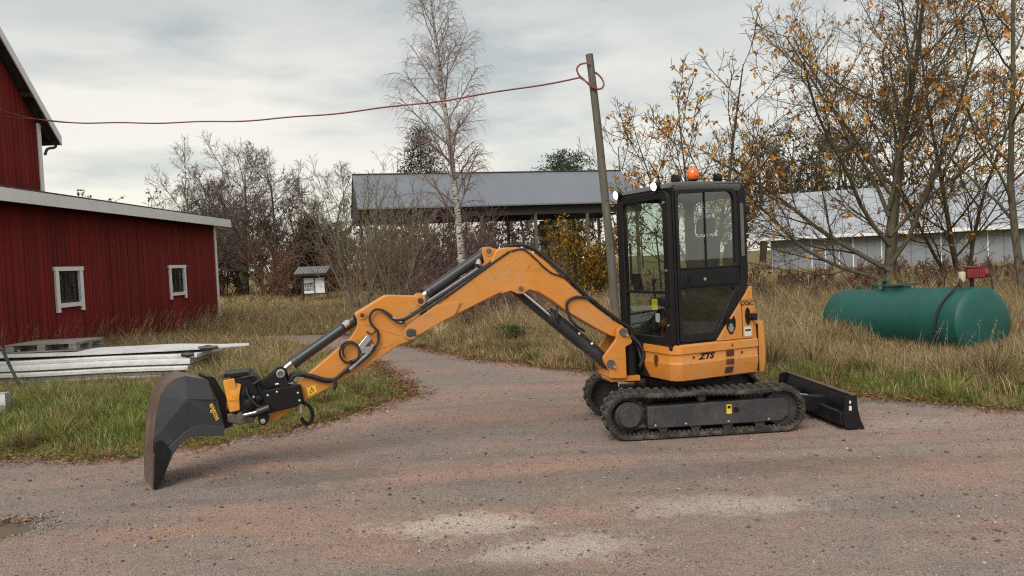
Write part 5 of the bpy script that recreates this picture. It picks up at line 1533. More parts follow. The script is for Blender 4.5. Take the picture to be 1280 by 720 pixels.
# ================================================================== stack of white panels, pallet, bent pipe, block
PILE = (-6.6, 12.75, 0.0)
layers = [  # x0, x1, y0, y1, z, thickness, material
    (-10.2, -6.1, 12.42, 13.55, 0.03, 0.110, 0.0, 'panel_edge'),
    (-10.0, -5.75, 12.40, 13.50, 0.143, 0.062, 0.3, 'panel_edge'),
    (-10.1, -5.45, 12.43, 13.52, 0.208, 0.060, -0.4, 'panel_edge'),
    (-10.0, -5.30, 12.38, 13.40, 0.271, 0.072, 0.6, 'panel_white'),
    (-10.0, -5.42, 12.43, 13.46, 0.346, 0.022, -0.2, 'panel_edge'),
    (-9.9, -5.26, 12.38, 13.42, 0.371, 0.095, 0.2, 'panel_white'),
    (-9.9, -5.15, 12.41, 13.50, 0.469, 0.062, 0.5, 'panel_white'),
]
lab = ['lowest grey-edged panel of the white panel stack, lying in the grass', 'white panel lying second from the bottom of the panel stack', 'thin grey-edged panel third from the bottom of the white stack',
       'thick white panel in the middle of the stack by the barn', 'thin grey panel above the thick middle panel of the stack', 'thick white panel third from the top of the panel stack', 'white panel second from the top of the stack']
for k, (x0, x1, y0, y1, z, h, tw_, mt) in enumerate(layers):
    m = MB()
    # boards with a folded lip along the long edge, sagging a little between their ends
    n = 14
    rings = []
    for i in range(n + 1):
        t = i / n
        x = x0 + (x1 - x0) * t
        s = 0.007 * math.sin(t * 9 + 0.25 * k) - 0.010 * t * t
        rings.append([(x, y0, z + s), (x, y1, z + s), (x, y1, z + h + s), (x, y0 + 0.012, z + h + s), (x, y0 + 0.006, z + h * 0.8 + s), (x, y0, z + h * 0.7 + s)])
    m.loft(rings)
    o = m.build('white_panel', mt, None, None, 0.004)
    o.location = (0, 0, 0)
    tag(o, lab[k], 'panel', 'white panels stacked by the barn')
# top sheet: one end sticks out past the stack to a point
m = MB()
rings = []
for i in range(25):
    t = i / 24
    x = -9.9 + (9.9 - 4.45) * t
    w0 = 12.46 + max(0, (x + 5.6)) * 0.32
    w1 = 13.46 - max(0, (x + 5.9)) * 0.42
    z = 0.545 + 0.035 * math.sin(math.pi * min(1, t * 1.08)) + (0.012 * math.sin(9 * t)) + (0.0 if x < -5.2 else (x + 5.2) * 0.02)
    rings.append([(x, w0, z), (x, w1, z + 0.01), (x, w1, z + 0.03), (x, (w0 + w1) / 2, z + 0.05), (x, w0, z + 0.02)])
m.loft(rings)
tag(m.build('white_panel', 'panel_white', None, None, smooth=50), 'topmost white sheet of the panel stack, its pointed end sticking out', 'panel', 'white panels stacked by the barn')
# debris at the ends of the stack
k = 0
for (x, y, z, l, lb_) in ((-5.30, 12.40, 0.46, 0.12, 'black lump of rubber on the edge of the white panels'), (-5.05, 12.62, 0.535, 0.20, 'broken dark wood offcut on the end of the panels')):
    q = MB()
    rr_ = [[(x + (i - 2) * l * 0.4, y + 0.045 * math.cos(a) * (1 - 0.18 * abs(i - 2)), z + 0.05 + 0.045 * math.sin(a) * (1 - 0.22 * abs(i - 2)) * (1 + 0.3 * math.sin(i * 3 + a * 2))) for a in np.linspace(0, 2 * math.pi, 8, endpoint=False)] for i in range(5)]
    q.loft(rr_)
    tag(q.build('debris_lump', 'gutter_dark', None, smooth=40), lb_, 'debris')

PAL = thing('wooden_pallet', 'weathered grey wooden pallet lying on the white panels', 'pallet', (-7.85, 13.12, 0.625))
pf = frame_xy((0, 0, 0), (0.996, -0.02, 0))
for yy in (-0.40, -0.04, 0.32):
    for xx in (-0.60, -0.07, 0.46):
        MB().box(xx, xx + 0.14, yy, yy + 0.10, 0.022, 0.098).build('block', 'pallet_wood', PAL, pf, 0.004)
    MB().box(-0.60, 0.60, yy, yy + 0.10, 0.0, 0.020).build('bottom_board', 'pallet_wood', PAL, pf, 0.003)
for xx in (-0.60, -0.07, 0.46):
    MB().box(xx, xx + 0.14, -0.40, 0.42, 0.099, 0.119).build('stringer_board', 'pallet_wood', PAL, pf, 0.003)
for k in range(6):
    yy = -0.40 + k * 0.145
    MB().box(-0.60, 0.60, yy, yy + 0.10, 0.120, 0.142).build('deck_board', 'pallet_wood', PAL, pf, 0.003)

tag(MB().tube(spline([(-7.62, 11.32, 0.86), (-7.55, 11.3, 0.82), (-7.49, 11.3, 0.66), (-7.36, 11.28, 0.38), (-7.12, 11.25, -0.02)]), 0.022, 10).build('bent_pipe', 'pipe_green', None, smooth=50),
    'thin dark green bent pipe leaning in the grass before the white panels', 'pipe')
BLK = thing('junction_box', 'small pale grey cable box on a post by the left edge', 'box', (-6.62, 9.8, 0))
MB().box(-0.10, 0.10, -0.06, 0.06, 0.02, 0.40).build('housing', 'panel_edge', BLK, None, 0.012)
MB().box(-0.105, 0.105, -0.066, -0.058, 0.24, 0.38).build('cover', 'panel_white', BLK, None, 0.006)
MB().lathe([(0.025, 0), (0.025, 0.02)], (0.05, -0.06, 0.12), (0, -1, 0), 12).build('socket', 'black_paint', BLK)
MB().tube(spline([(0.05, -0.07, 0.12), (0.10, -0.16, 0.08), (0.2, -0.2, 0.03), (0.3, -0.22, 0.02)]), 0.012, 6).build('cable', 'hose_black', BLK, smooth=50)

# ================================================================== leaning pole and cable
POLE = thing('wooden_pole', 'leaning grey wooden pole with a red cable looped round its top', 'pole', (1.90, 14.0, 0.0))
pp = [(0, 0, -0.2), (0, 0, 0.0), (-0.04, 0, 0.9), (-0.075, 0, 1.8), (-0.14, 0, 2.9), (-0.22, 0, 4.2), (-0.315, 0, 5.43)]
MB().tube(spline(pp, 4), np.linspace(0.088, 0.066, 25), 14).build('shaft', 'weathered_wood', POLE, smooth=50)
m = MB()
m.lathe([(0.067, 0), (0.069, 0.008), (0.05, 0.016)], (-0.315, 0, 5.43), (-0.07, 0, 1), 14)
m.build('end_grain', 'weathered_wood', POLE)
for z in (2.0, 2.8, 3.6, 4.2, 4.9):
    x = np.interp(z, [p[2] for p in pp], [p[0] for p in pp])
    MB().lathe([(0.010, 0), (0.010, 0.02), (0.004, 0.024)], (x + 0.012, -0.070, z), (0, -1, 0), 8).build('nail', 'gutter_dark', POLE)
A_, B_ = np.array((1.40, 13.93, 5.02)), np.array((-12.01, 18.4, 5.75))
cab_pts = []
for i in range(61):
    t = i / 60
    p = A_ + (B_ - A_) * t
    p[2] -= 4 * 0.42 * t * (1 - t) + 0.012 * math.sin(t * 40) + 0.014 * math.sin(t * 17) * t
    cab_pts.append(p)
CB = thing('hanging_cable', 'faded red cable strung from the leaning pole to the barn', 'cable', tuple(A_))
MB().tube([p - A_ for p in cab_pts], 0.016, 6).build('span', 'cable_red', CB, smooth=60)
cab2 = []
for i in range(21):
    t = i / 20
    p = cab_pts[50] * (1 - t) + np.array((-12.0, 17.9, 5.95)) * t
    p[2] += -0.25 * 4 * t * (1 - t) * 0.4
    cab2.append(p - A_)
MB().tube(cab2, 0.012, 6).build('tail_end', 'cable_red', CB, smooth=60)
lp = [(1.40, 13.93, 5.02), (1.36, 13.90, 5.08), (1.34, 13.90, 5.17), (1.40, 13.90, 5.24), (1.50, 13.90, 5.26), (1.58, 13.91, 5.24)]
MB().tube(spline([np.array(p) - A_ for p in lp]), 0.017, 6).build('loop', 'cable_red', CB, smooth=60)
lp = [(1.40, 13.91, 5.03), (1.46, 13.90, 4.97), (1.56, 13.89, 4.86), (1.66, 13.89, 4.80), (1.76, 13.92, 4.80), (1.82, 13.97, 4.88), (1.80, 14.02, 4.99), (1.74, 14.05, 5.08), (1.68, 14.06, 5.13)]
MB().tube(spline([np.array(p) - A_ for p in lp]), 0.018, 6).build('loop', 'cable_red', CB, smooth=60)
lp = [(1.38, 13.93, 5.02), (1.47, 13.895, 4.95), (1.58, 13.885, 4.88), (1.68, 13.89, 4.83)]
MB().tube(spline([np.array(p) - A_ for p in lp]), 0.016, 6).build('loop', 'cable_red', CB, smooth=60)

# ================================================================== information board
IB = thing('information_board', 'brown roofed information board with two white posters by the trees', 'notice board', (-10.4, 40.4, 0.20))
for x in (-0.66, 0.62):
    MB().box(x, x + 0.10, -0.05, 0.05, -0.35, 1.55).build('post', 'board_brown', IB, None, 0.006)
MB().box(-0.56, 0.62, -0.02, 0.02, 0.26, 1.28).build('back_panel', 'board_brown', IB)
for x0, x1, mt in ((-0.52, 0.00, 'poster_map'), (0.08, 0.56, 'poster_drawing')):
    o = MB().box(0, x1 - x0, -0.012, 0.0, 0, 0.80).build('poster', mt, IB)
    o.location = (x0, -0.024, 0.33)
MB().box(0.015, 0.065, -0.04, -0.0205, 0.28, 1.22).build('divider', 'board_roof', IB)
for k in range(10):
    x = -0.88 + k * 0.172
    MB().prism([(-0.55, 1.36), (-0.55, 1.40), (0.40, 1.74), (0.40, 1.70)], x, x + 0.15, 'yz').build('roof_slat', 'board_roof', IB)
MB().box(-0.86, 0.84, -0.50, -0.44, 1.26, 1.355).build('eave_beam', 'board_brown', IB)
MB().box(-0.86, 0.84, 0.28, 0.34, 1.50, 1.635).build('rear_beam', 'board_brown', IB)

# shallow puddle in the pothole by the left edge
a_ = np.linspace(0, 2 * math.pi, 28, endpoint=False)
pv = [(-4.02 + (0.42 + 0.07 * math.sin(3 * a + 1) + 0.04 * math.sin(5 * a)) * math.cos(a), 5.57 + (0.17 + 0.02 * math.sin(4 * a)) * math.sin(a), -0.026) for a in a_]
tag(MB().add(pv, [tuple(range(28))]).build('puddle', 'puddle_water'), kind='structure')

# ================================================================== vegetation
def tubes_np(polys, sides):
    """polys: list of (points list, radii list); returns V, F arrays"""
    by = {}
    for P, r in polys:
        by.setdefault(len(P), []).append((P, r))
    Vs, Fs, off = [], [], 0
    for m, lst in by.items():
        P = np.array([p for p, _ in lst], float)            # k,m,3
        r = np.array([q for _, q in lst], float)            # k,m
        T = np.empty_like(P)
        T[:, 1:-1] = P[:, 2:] - P[:, :-2]
        T[:, 0] = P[:, 1] - P[:, 0]
        T[:, -1] = P[:, -1] - P[:, -2]
        T /= np.linalg.norm(T, axis=2, keepdims=True) + 1e-9
        mean = n3(np.array((0.37, 0.81, 0.45)))
        ref = np.where((np.abs(T[:, :1] @ mean) > 0.92)[..., None], np.array((1.0, 0, 0)), mean)
        N = np.cross(T, np.broadcast_to(ref, T.shape))
        N /= np.linalg.norm(N, axis=2, keepdims=True) + 1e-9
        B = np.cross(T, N)
        th = 2 * np.pi * np.arange(sides) / sides
        ring = P[:, :, None] + r[:, :, None, None] * (np.cos(th)[None, None, :, None] * N[:, :, None] + np.sin(th)[None, None, :, None] * B[:, :, None])
        k = len(lst)
        Vs.append(ring.reshape(-1, 3))
        base = (np.arange(k)[:, None, None] * m + np.arange(m - 1)[None, :, None]) * sides + off
        a = base + np.arange(sides)[None, None, :]
        b = base + (np.arange(sides)[None, None, :] + 1) % sides
        Fs.append(np.stack([a, b, b + sides, a + sides], -1).reshape(-1, 4))
        off += k * m * sides
    return np.concatenate(Vs), np.concatenate(Fs)

def norm3(x, y, z):
    l = math.sqrt(x * x + y * y + z * z) + 1e-9
    return x / l, y / l, z / l

class Tree:
    """recursive branching; spec per level: n, ratio, angle, segs, jit, trop (pull up +/ down -), start, rratio, rmin"""
    def __init__(s, seed, spec):
        s.g = random.Random(seed)
        s.spec = spec
        s.out = [[] for _ in spec]
        s.tips = []
    def grow(s, p, d, L, r, lev):
        q = s.spec[lev]
        g = s.g
        segs = q['segs']
        pts, rad, dirs = [p], [r], [d]
        end = max(q.get('rmin', 0.003), r * q.get('taper', 0.35))
        x, y, z = p
        dx, dy, dz = d
        st = L / segs
        j = q['jit']
        for i in range(segs):
            dx, dy, dz = norm3(dx + g.gauss(0, j), dy + g.gauss(0, j), dz + g.gauss(0, j) + q['trop'])
            x, y, z = x + dx * st, y + dy * st, z + dz * st
            pts.append((x, y, z))
            dirs.append((dx, dy, dz))
            rad.append(r + (end - r) * (i + 1) / segs)
        s.out[lev].append((pts, rad))
        if lev + 1 >= len(s.spec):
            s.tips.append(pts)
            return
        c = s.spec[lev + 1]
        n = max(1, int(round(c['n'] * g.uniform(0.75, 1.25) * (0.5 + 0.5 * min(1.0, L / c.get('Lref', L))))))
        az = g.uniform(0, 6.28)
        for k in range(n):
            t = c['start'] + (1 - c['start']) * (k + g.random()) / n
            f = t * segs
            i = min(int(f), segs - 1)
            u = f - i
            a, b = pts[i], pts[i + 1]
            cp_ = (a[0] + (b[0] - a[0]) * u, a[1] + (b[1] - a[1]) * u, a[2] + (b[2] - a[2]) * u)
            bd = dirs[i + 1]
            az += 2.4 + g.gauss(0, 0.5)
            ang = R(c['angle'] * g.uniform(0.7, 1.3))
            ux, uy, uz = norm3(*((bd[1], -bd[0], 0) if abs(bd[2]) < 0.95 else (1, 0, 0)))
            vx, vy, vz = bd[1] * uz - bd[2] * uy, bd[2] * ux - bd[0] * uz, bd[0] * uy - bd[1] * ux
            ca, sa = math.cos(az), math.sin(az)
            wx, wy, wz = ux * ca + vx * sa, uy * ca + vy * sa, uz * ca + vz * sa
            s_, c_ = math.sin(ang), math.cos(ang)
            nd = norm3(bd[0] * c_ + wx * s_, bd[1] * c_ + wy * s_, bd[2] * c_ + wz * s_)
            rr = rad[i] + (rad[i + 1] - rad[i]) * u
            s.grow(cp_, nd, L * c['ratio'] * g.uniform(0.65, 1.2) * (1.15 - c.get('fall', 0.55) * t), max(c.get('rmin', 0.003), rr * c['rratio']), lev + 1)

def lev(n, ratio, angle, segs, jit, trop, start, rratio, rmin=0.004, taper=0.4, fall=0.55, **k):
    return dict(n=n, ratio=ratio, angle=angle, segs=segs, jit=jit, trop=trop, start=start, rratio=rratio, rmin=rmin, taper=taper, fall=fall, **k)

def leaf_cards(P, size, seed, palette, droop=0.45, elong=1.7):
    """pointed folded leaves: 4 verts, 2 triangles each"""
    g = np.random.default_rng(seed)
    n = len(P)
    P = np.asarray(P, float)
    d = g.normal(size=(n, 3))
    d[:, 2] -= droop * 2
    d /= np.linalg.norm(d, axis=1)[:, None]
    w = np.cross(d, g.normal(size=(n, 3)))
    w /= np.linalg.norm(w, axis=1)[:, None] + 1e-9
    nn = np.cross(d, w)
    sz = (size * g.uniform(0.6, 1.3, n))[:, None]
    tip = P + d * sz * elong
    mid = P + d * sz * elong * 0.45
    a = mid + w * sz * 0.5 + nn * sz * 0.18
    b = mid - w * sz * 0.5 + nn * sz * 0.18
    V = np.stack([P, a, tip, b], 1).reshape(-1, 3)
    k = np.arange(n) * 4
    F = np.concatenate([np.stack([k, k + 1, k + 2], 1), np.stack([k, k + 2, k + 3], 1)])
    pal = np.array([C(*c)[:3] for c in palette])
    col = pal[g.integers(0, len(pal), n)] * g.uniform(0.75, 1.2, n)[:, None]
    return V, F, np.repeat(col, 4, 0)

def tree_parts(root, T, nlimb, bark, twig, sides=(10, 7, 5, 4, 3)):
    """trunk (with the limbs up to level nlimb) and crown (twigs) as two parts"""
    def join(levels):
        Vs, Fs, o = [], [], 0
        for l in levels:
            if T.out[l]:
                v, f = tubes_np(T.out[l], sides[min(l, len(sides) - 1)])
                Vs.append(v)
                Fs.append(f + o)
                o += len(v)
        return np.concatenate(Vs), np.concatenate(Fs)
    v, f = join(range(0, nlimb))
    np_obj('trunk', v, f, bark, parent=root, smooth=True)
    crown = None
    if nlimb < len(T.out):
        v, f = join(range(nlimb, len(T.out)))
        crown = np_obj('crown', v, f, twig, parent=root, smooth=True)
    return crown

YELLOW = [(222, 160, 62), (208, 140, 54), (230, 180, 90), (186, 118, 48), (164, 104, 54), (214, 172, 100)]
def leafy(root, T, seed, frac, size, pal, crown):
    g = random.Random(seed)
    P = []
    for pts in T.tips:
        if g.random() < frac:
            i = g.randrange(1, len(pts))
            for _ in range(g.choice((1, 2, 3, 4, 5))):
                q = pts[i]
                P.append((q[0] + g.gauss(0, 0.035), q[1] + g.gauss(0, 0.035), q[2] + g.gauss(-0.02, 0.03)))
    v, f, c = leaf_cards(P, size, seed, pal)
    o = np_obj('leaves', v, f, 'leaf', c, parent=crown)
    return o

# --- big half-bare tree behind the tank: several limbs leave near the ground
root = thing('autumn_tree', 'large spreading tree with few orange leaves behind the green tank', 'tree', (9.35, 19.0, 0.25))
T = Tree(3, [lev(0, 0, 0, 8, 0.05, 0.03, 0, 0, taper=0.25), lev(9, 0.46, 46, 8, 0.085, 0.075, 0.30, 0.45, 0.011), lev(11, 0.46, 44, 6, 0.11, 0.06, 0.14, 0.46, 0.0075), lev(9, 0.50, 42, 4, 0.14, 0.05, 0.10, 0.52, 0.0045), lev(6, 0.56, 42, 3, 0.16, 0.03, 0.1, 0.7, 0.0030)])
T.grow((0, 0, -0.2), norm3(0.03, 0, 1), 8.4, 0.135, 0)
for z_, d, L_, r in ((0.55, (-0.90, -0.1, 0.32), 4.7, 0.055), (0.85, (-0.78, 0.2, 0.55), 5.4, 0.064), (1.5, (-0.62, -0.2, 0.75), 5.3, 0.056), (1.0, (0.55, -0.1, 0.85), 6.0, 0.06), (1.7, (0.75, 0.2, 0.6), 5.0, 0.05), (2.2, (-0.40, 0.25, 0.9), 5.4, 0.052), (2.4, (0.30, -0.25, 0.95), 5.6, 0.052), (2.8, (-0.5, -0.05, 0.85), 4.6, 0.045), (0.2, (0.28, 0.3, 1.0), 7.0, 0.058), (3.2, (0.5, 0.1, 0.8), 4.3, 0.042)):
    T.grow((0.03 * z_ * 0.4, 0.0, z_), norm3(*d), L_, r, 1)
cr_ = tree_parts(root, T, 3, 'bark_grey', 'bark_grey')
leafy(root, T, 5, 0.12, 0.066, YELLOW, cr_)

# --- tree by the right edge
root = thing('autumn_tree', 'pale-trunked tree with orange leaves standing right of the green tank', 'tree', (10.25, 15.4, 0.1))
T = Tree(14, [lev(0, 0, 0, 8, 0.05, 0.03, 0, 0, taper=0.25), lev(16, 0.38, 52, 6, 0.11, 0.03, 0.16, 0.45, 0.010), lev(9, 0.46, 44, 4, 0.13, 0.03, 0.2, 0.55, 0.007), lev(7, 0.5, 44, 3, 0.15, 0.01, 0.1, 0.65, 0.005)])
T.grow((0, 0, -0.2), norm3(-0.02, 0.05, 1), 8.0, 0.085, 0)
cr_ = tree_parts(root, T, 2, 'bark_grey', 'bark_grey')
leafy(root, T, 15, 0.40, 0.064, YELLOW, cr_)

# --- slender tree further back at the right edge
root = thing('autumn_tree', 'slender many-twigged tree between the big tree and the right edge', 'tree', (12.6, 21.5, 0.2))
T = Tree(17, [lev(0, 0, 0, 8, 0.05, 0.03, 0, 0, taper=0.25), lev(15, 0.42, 44, 6, 0.10, 0.05, 0.12, 0.45, 0.009), lev(10, 0.48, 42, 4, 0.13, 0.04, 0.15, 0.55, 0.006), lev(7, 0.52, 42, 3, 0.15, 0.03, 0.1, 0.65, 0.004)])
T.grow((0, 0, -0.2), norm3(-0.06, 0, 1), 7.6, 0.08, 0)
T.grow((0.1, 0.1, -0.1), norm3(0.25, 0.1, 1), 6.6, 0.06, 0)
T.grow((-0.1, 0.0, -0.1), norm3(-0.35, 0.1, 1), 6.0, 0.055, 0)
cr_ = tree_parts(root, T, 2, 'bark_brown', 'bark_grey')
leafy(root, T, 18, 0.22, 0.066, YELLOW, cr_)

# --- slim tree behind the cab
root = thing('autumn_tree', 'slim young tree with orange leaves rising behind the excavator cab', 'tree', (4.7, 18.0, 0.2))
T = Tree(24, [lev(0, 0, 0, 7, 0.04, 0.03, 0, 0, taper=0.2), lev(13, 0.42, 38, 5, 0.09, 0.06, 0.2, 0.5, 0.008), lev(8, 0.45, 40, 4, 0.12, 0.03, 0.2, 0.55, 0.006), lev(4, 0.5, 42, 3, 0.14, 0.02, 0.1, 0.7, 0.005)])
T.grow((0, 0, -0.2), norm3(0.02, 0, 1), 6.1, 0.065, 0)
for d, L_ in (((-0.5, 0, 1), 4.6), ((0.4, 0.1, 1), 4.3), ((-0.25, -0.2, 1), 5.0)):
    T.grow((0, 0, 0.1), norm3(*d), L_, 0.045, 0)
cr_ = tree_parts(root, T, 2, 'bark_brown', 'bark_brown')
leafy(root, T, 25, 0.34, 0.064, YELLOW, cr_)

# --- birch in front of the shed
root = thing('birch_tree', 'tall bare white-barked birch in front of the open shed', 'tree', (-1.47, 24.0, 0.05))
T = Tree(33, [lev(0, 0, 0, 12, 0.018, 0.02, 0, 0, taper=0.12), lev(46, 0.20, 40, 6, 0.07, 0.05, 0.28, 0.36, 0.0055, fall=0.7), lev(10, 0.52, 38, 5, 0.10, -0.02, 0.2, 0.5, 0.004), lev(9, 0.75, 36, 7, 0.08, -0.22, 0.2, 0.7, 0.0027)])
T.grow((0, 0, -0.2), norm3(0.0, 0, 1), 11.4, 0.135, 0)
tree_parts(root, T, 1, 'birch_bark', 'birch_twig')

# --- bare trees behind the barn, left
for k, (x, y, h, r, sd, lb_) in enumerate(((-20.4, 50, 7.6, 0.13, 41, 'bare tree just above the annex roof corner'), (-16.2, 47, 8.0, 0.17, 42, 'tallest bare tree right of the red barn'),
                                          (-14.3, 45.5, 7.4, 0.14, 43, 'bare branching tree behind the information board'), (-18.0, 46, 6.6, 0.13, 44, 'lower bare tree close beside the barn corner'), (-11.6, 49, 7.2, 0.14, 45, 'bare tree rising over the dark evergreen bush'))):
    root = thing('bare_tree', lb_, 'tree', (x, y, 0.0), 'bare trees behind the barn')
    T = Tree(sd, [lev(0, 0, 0, 7, 0.07, 0.02, 0, 0, taper=0.2), lev(12, 0.56, 50, 6, 0.11, 0.07, 0.15, 0.5, 0.02), lev(10, 0.5, 46, 5, 0.14, 0.06, 0.2, 0.5, 0.012), lev(8, 0.5, 44, 3, 0.16, 0.05, 0.15, 0.62, 0.0072), lev(4, 0.55, 42, 2, 0.18, 0.03, 0.2, 0.8, 0.0056)])
    T.grow((0, 0, -0.3), norm3(rnd.uniform(-0.1, 0.1), 0, 1), h, r, 0)
    for _ in range(2):
        T.grow((rnd.uniform(-0.3, 0.3), 0, 0), norm3(rnd.uniform(-0.4, 0.4), rnd.uniform(-0.2, 0.2), 1), h * rnd.uniform(0.6, 0.85), r * 0.7, 0)
    cr_ = tree_parts(root, T, 2, 'bark_grey', 'twig_grey', (8, 5, 4, 3, 3))
    leafy(root, T, sd, 0.012, 0.08, [(120, 84, 60), (140, 100, 66), (104, 70, 54)], cr_)

# --- grey multi-stemmed bare bushes left of the shed
for k, (x, y, h, sd, lb_) in enumerate(((-5.6, 28.0, 5.4, 51, 'tall bare many-stemmed bush at the left end of the shed'), (-4.2, 27.2, 4.4, 52, 'bare grey bush just above the dipper arm'))):
    root = thing('bare_bush', lb_, 'bush', (x, y, 0.0), 'bare bushes beside the shed')
    T = Tree(sd, [lev(0, 0, 0, 6, 0.06, 0.03, 0, 0, taper=0.25), lev(8, 0.42, 30, 5, 0.09, 0.05, 0.15, 0.5, 0.008), lev(5, 0.5, 36, 3, 0.12, 0.03, 0.2, 0.6, 0.0062), lev(3, 0.5, 40, 2, 0.14, 0.0, 0.2, 0.8, 0.005)])
    for j in range(9):
        a = j * 2.4
        T.grow((0.18 * math.cos(a), 0.18 * math.sin(a), -0.1), norm3(0.42 * math.cos(a) * rnd.uniform(0.3, 1), 0.42 * math.sin(a) * rnd.uniform(0.3, 1), 1), h * rnd.uniform(0.6, 1.0), 0.04, 0)
    tree_parts(root, T, 1, 'bark_olive', 'bark_olive', (6, 4, 3, 3))

# --- dark thicket under and before the shed: nobody could count its stems
def thicket(name, label, boxes, seed, mat, spec, r0, leafpal=None, lf=0.15, lsize=0.09):
    g = random.Random(seed)
    T = Tree(seed, spec)
    for (x0, x1, y0, y1, n, h0, h1) in boxes:
        for _ in range(n):
            x, y = g.uniform(x0, x1), g.uniform(y0, y1)
            T.grow((x, y, float(ground_z(np.array([x]), np.array([y]))[0]) - 0.1), norm3(g.gauss(0, 0.22), g.gauss(0, 0.22), 1), g.uniform(h0, h1), r0, 0)
    Vs, Fs, o = [], [], 0
    for l, s_ in zip(range(len(spec)), (4, 3, 3, 3)):
        v, f = tubes_np(T.out[l], s_)
        Vs.append(v)
        Fs.append(f + o)
        o += len(v)
    ob = tag(np_obj(name, np.concatenate(Vs), np.concatenate(Fs), mat), label, 'undergrowth', kind='stuff')
    if leafpal:
        P = [p[g.randrange(1, len(p))] for p in T.tips if g.random() < lf]
        v, f, c = leaf_cards(P, lsize, seed, leafpal)
        np_obj('leaves', v, f, 'leaf', c, parent=ob)
    return ob
sp3 = [lev(0, 0, 0, 5, 0.08, 0.02, 0, 0, taper=0.3), lev(9, 0.42, 34, 4, 0.12, 0.04, 0.12, 0.6, 0.009), lev(6, 0.5, 40, 2, 0.15, 0.02, 0.15, 0.75, 0.008)]
thicket('thicket', 'purplish bare thicket under and in front of the shed roof', [(-4.6, 0.0, 29.5, 34, 62, 2.4, 3.9), (0.0, 2.2, 29.5, 34, 24, 1.2, 2.4), (-3.5, 1.0, 27.5, 29.5, 22, 1.4, 2.4)], 61, 'twig_purple', sp3, 0.028)
thicket('thicket', 'brown bare brushwood between the barn and the shed', [(-22, -7.5, 43.5, 52, 105, 1.8, 4.0), (-7.4, -4.5, 33, 40, 30, 2.0, 4.2), (-13.5, -11.9, 42, 44, 10, 2.0, 4.0)], 62, 'twig_red', sp3, 0.035, [(128, 84, 60), (110, 66, 48), (96, 60, 46)], 0.30, 0.12)
thicket('thicket', 'reddish brown low brush on the bank behind the tank', [(5.0, 16.5, 17.5, 25, 190, 0.45, 0.95), (3.4, 7.0, 22, 30, 40, 0.5, 1.1), (14, 22, 24, 40, 70, 0.5, 1.1)], 63, 'twig_purple', sp3, 0.012, [(128, 86, 66), (112, 74, 58)], 0.12, 0.07)
thicket('thicket', 'brown bare brush in the meadow behind the boom', [(-2.8, 0.9, 18.5, 26.5, 75, 0.8, 1.7), (3.4, 4.2, 15.5, 20, 10, 0.5, 1.0)], 64, 'twig_purple', sp3, 0.012, [(128, 96, 66), (140, 108, 70)], 0.10, 0.07)

# --- far mixed wood closing the view behind the shed and the trees
def wood(name, label, spots, seed, pal, lsize):
    g = random.Random(seed)
    gn = np.random.default_rng(seed)
    spec = [lev(0, 0, 0, 5, 0.06, 0.02, 0, 0, taper=0.25), lev(8, 0.42, 44, 4, 0.13, 0.05, 0.2, 0.55, 0.03), lev(6, 0.5, 44, 2, 0.16, 0.03, 0.2, 0.7, 0.022), lev(4, 0.5, 44, 2, 0.16, 0.02, 0.2, 0.8, 0.018)]
    T = Tree(seed, spec)
    for x, y, h in spots:
        T.grow((x, y, -0.2), norm3(g.gauss(0, 0.06), g.gauss(0, 0.06), 1), h, h * 0.016, 0)
    Vs, Fs, o = [], [], 0
    for l, s_ in zip(range(4), (5, 4, 3, 3)):
        v, f = tubes_np(T.out[l], s_)
        Vs.append(v)
        Fs.append(f + o)
        o += len(v)
    ob = tag(np_obj(name, np.concatenate(Vs), np.concatenate(Fs), 'bark_dark'), label, 'woodland', kind='stuff')
    P = [p[g.randrange(1, len(p))] for p in T.tips if g.random() < 0.5]
    v, f, c = leaf_cards(P, lsize, seed, pal)
    np_obj('leaves', v, f, 'leaf', c, parent=ob)
g_ = random.Random(70)
spots = [(-34 + 46 * g_.random(), g_.uniform(62, 80), g_.uniform(4.5, 6.8)) for _ in range(60)] + [(14 + 60 * g_.random(), g_.uniform(84, 100), g_.uniform(5, 9)) for _ in range(34)] + [(23 + 17 * g_.random(), g_.uniform(74, 84), g_.uniform(10, 13)) for _ in range(22)] + [(-95 + 62 * g_.random(), g_.uniform(80, 110), g_.uniform(7, 11)) for _ in range(26)]
wood('far_woodland', 'far brown woodland behind the shed and the hall', spots, 71, [(92, 84, 62), (110, 92, 66), (84, 72, 56), (76, 82, 60)], 0.26)

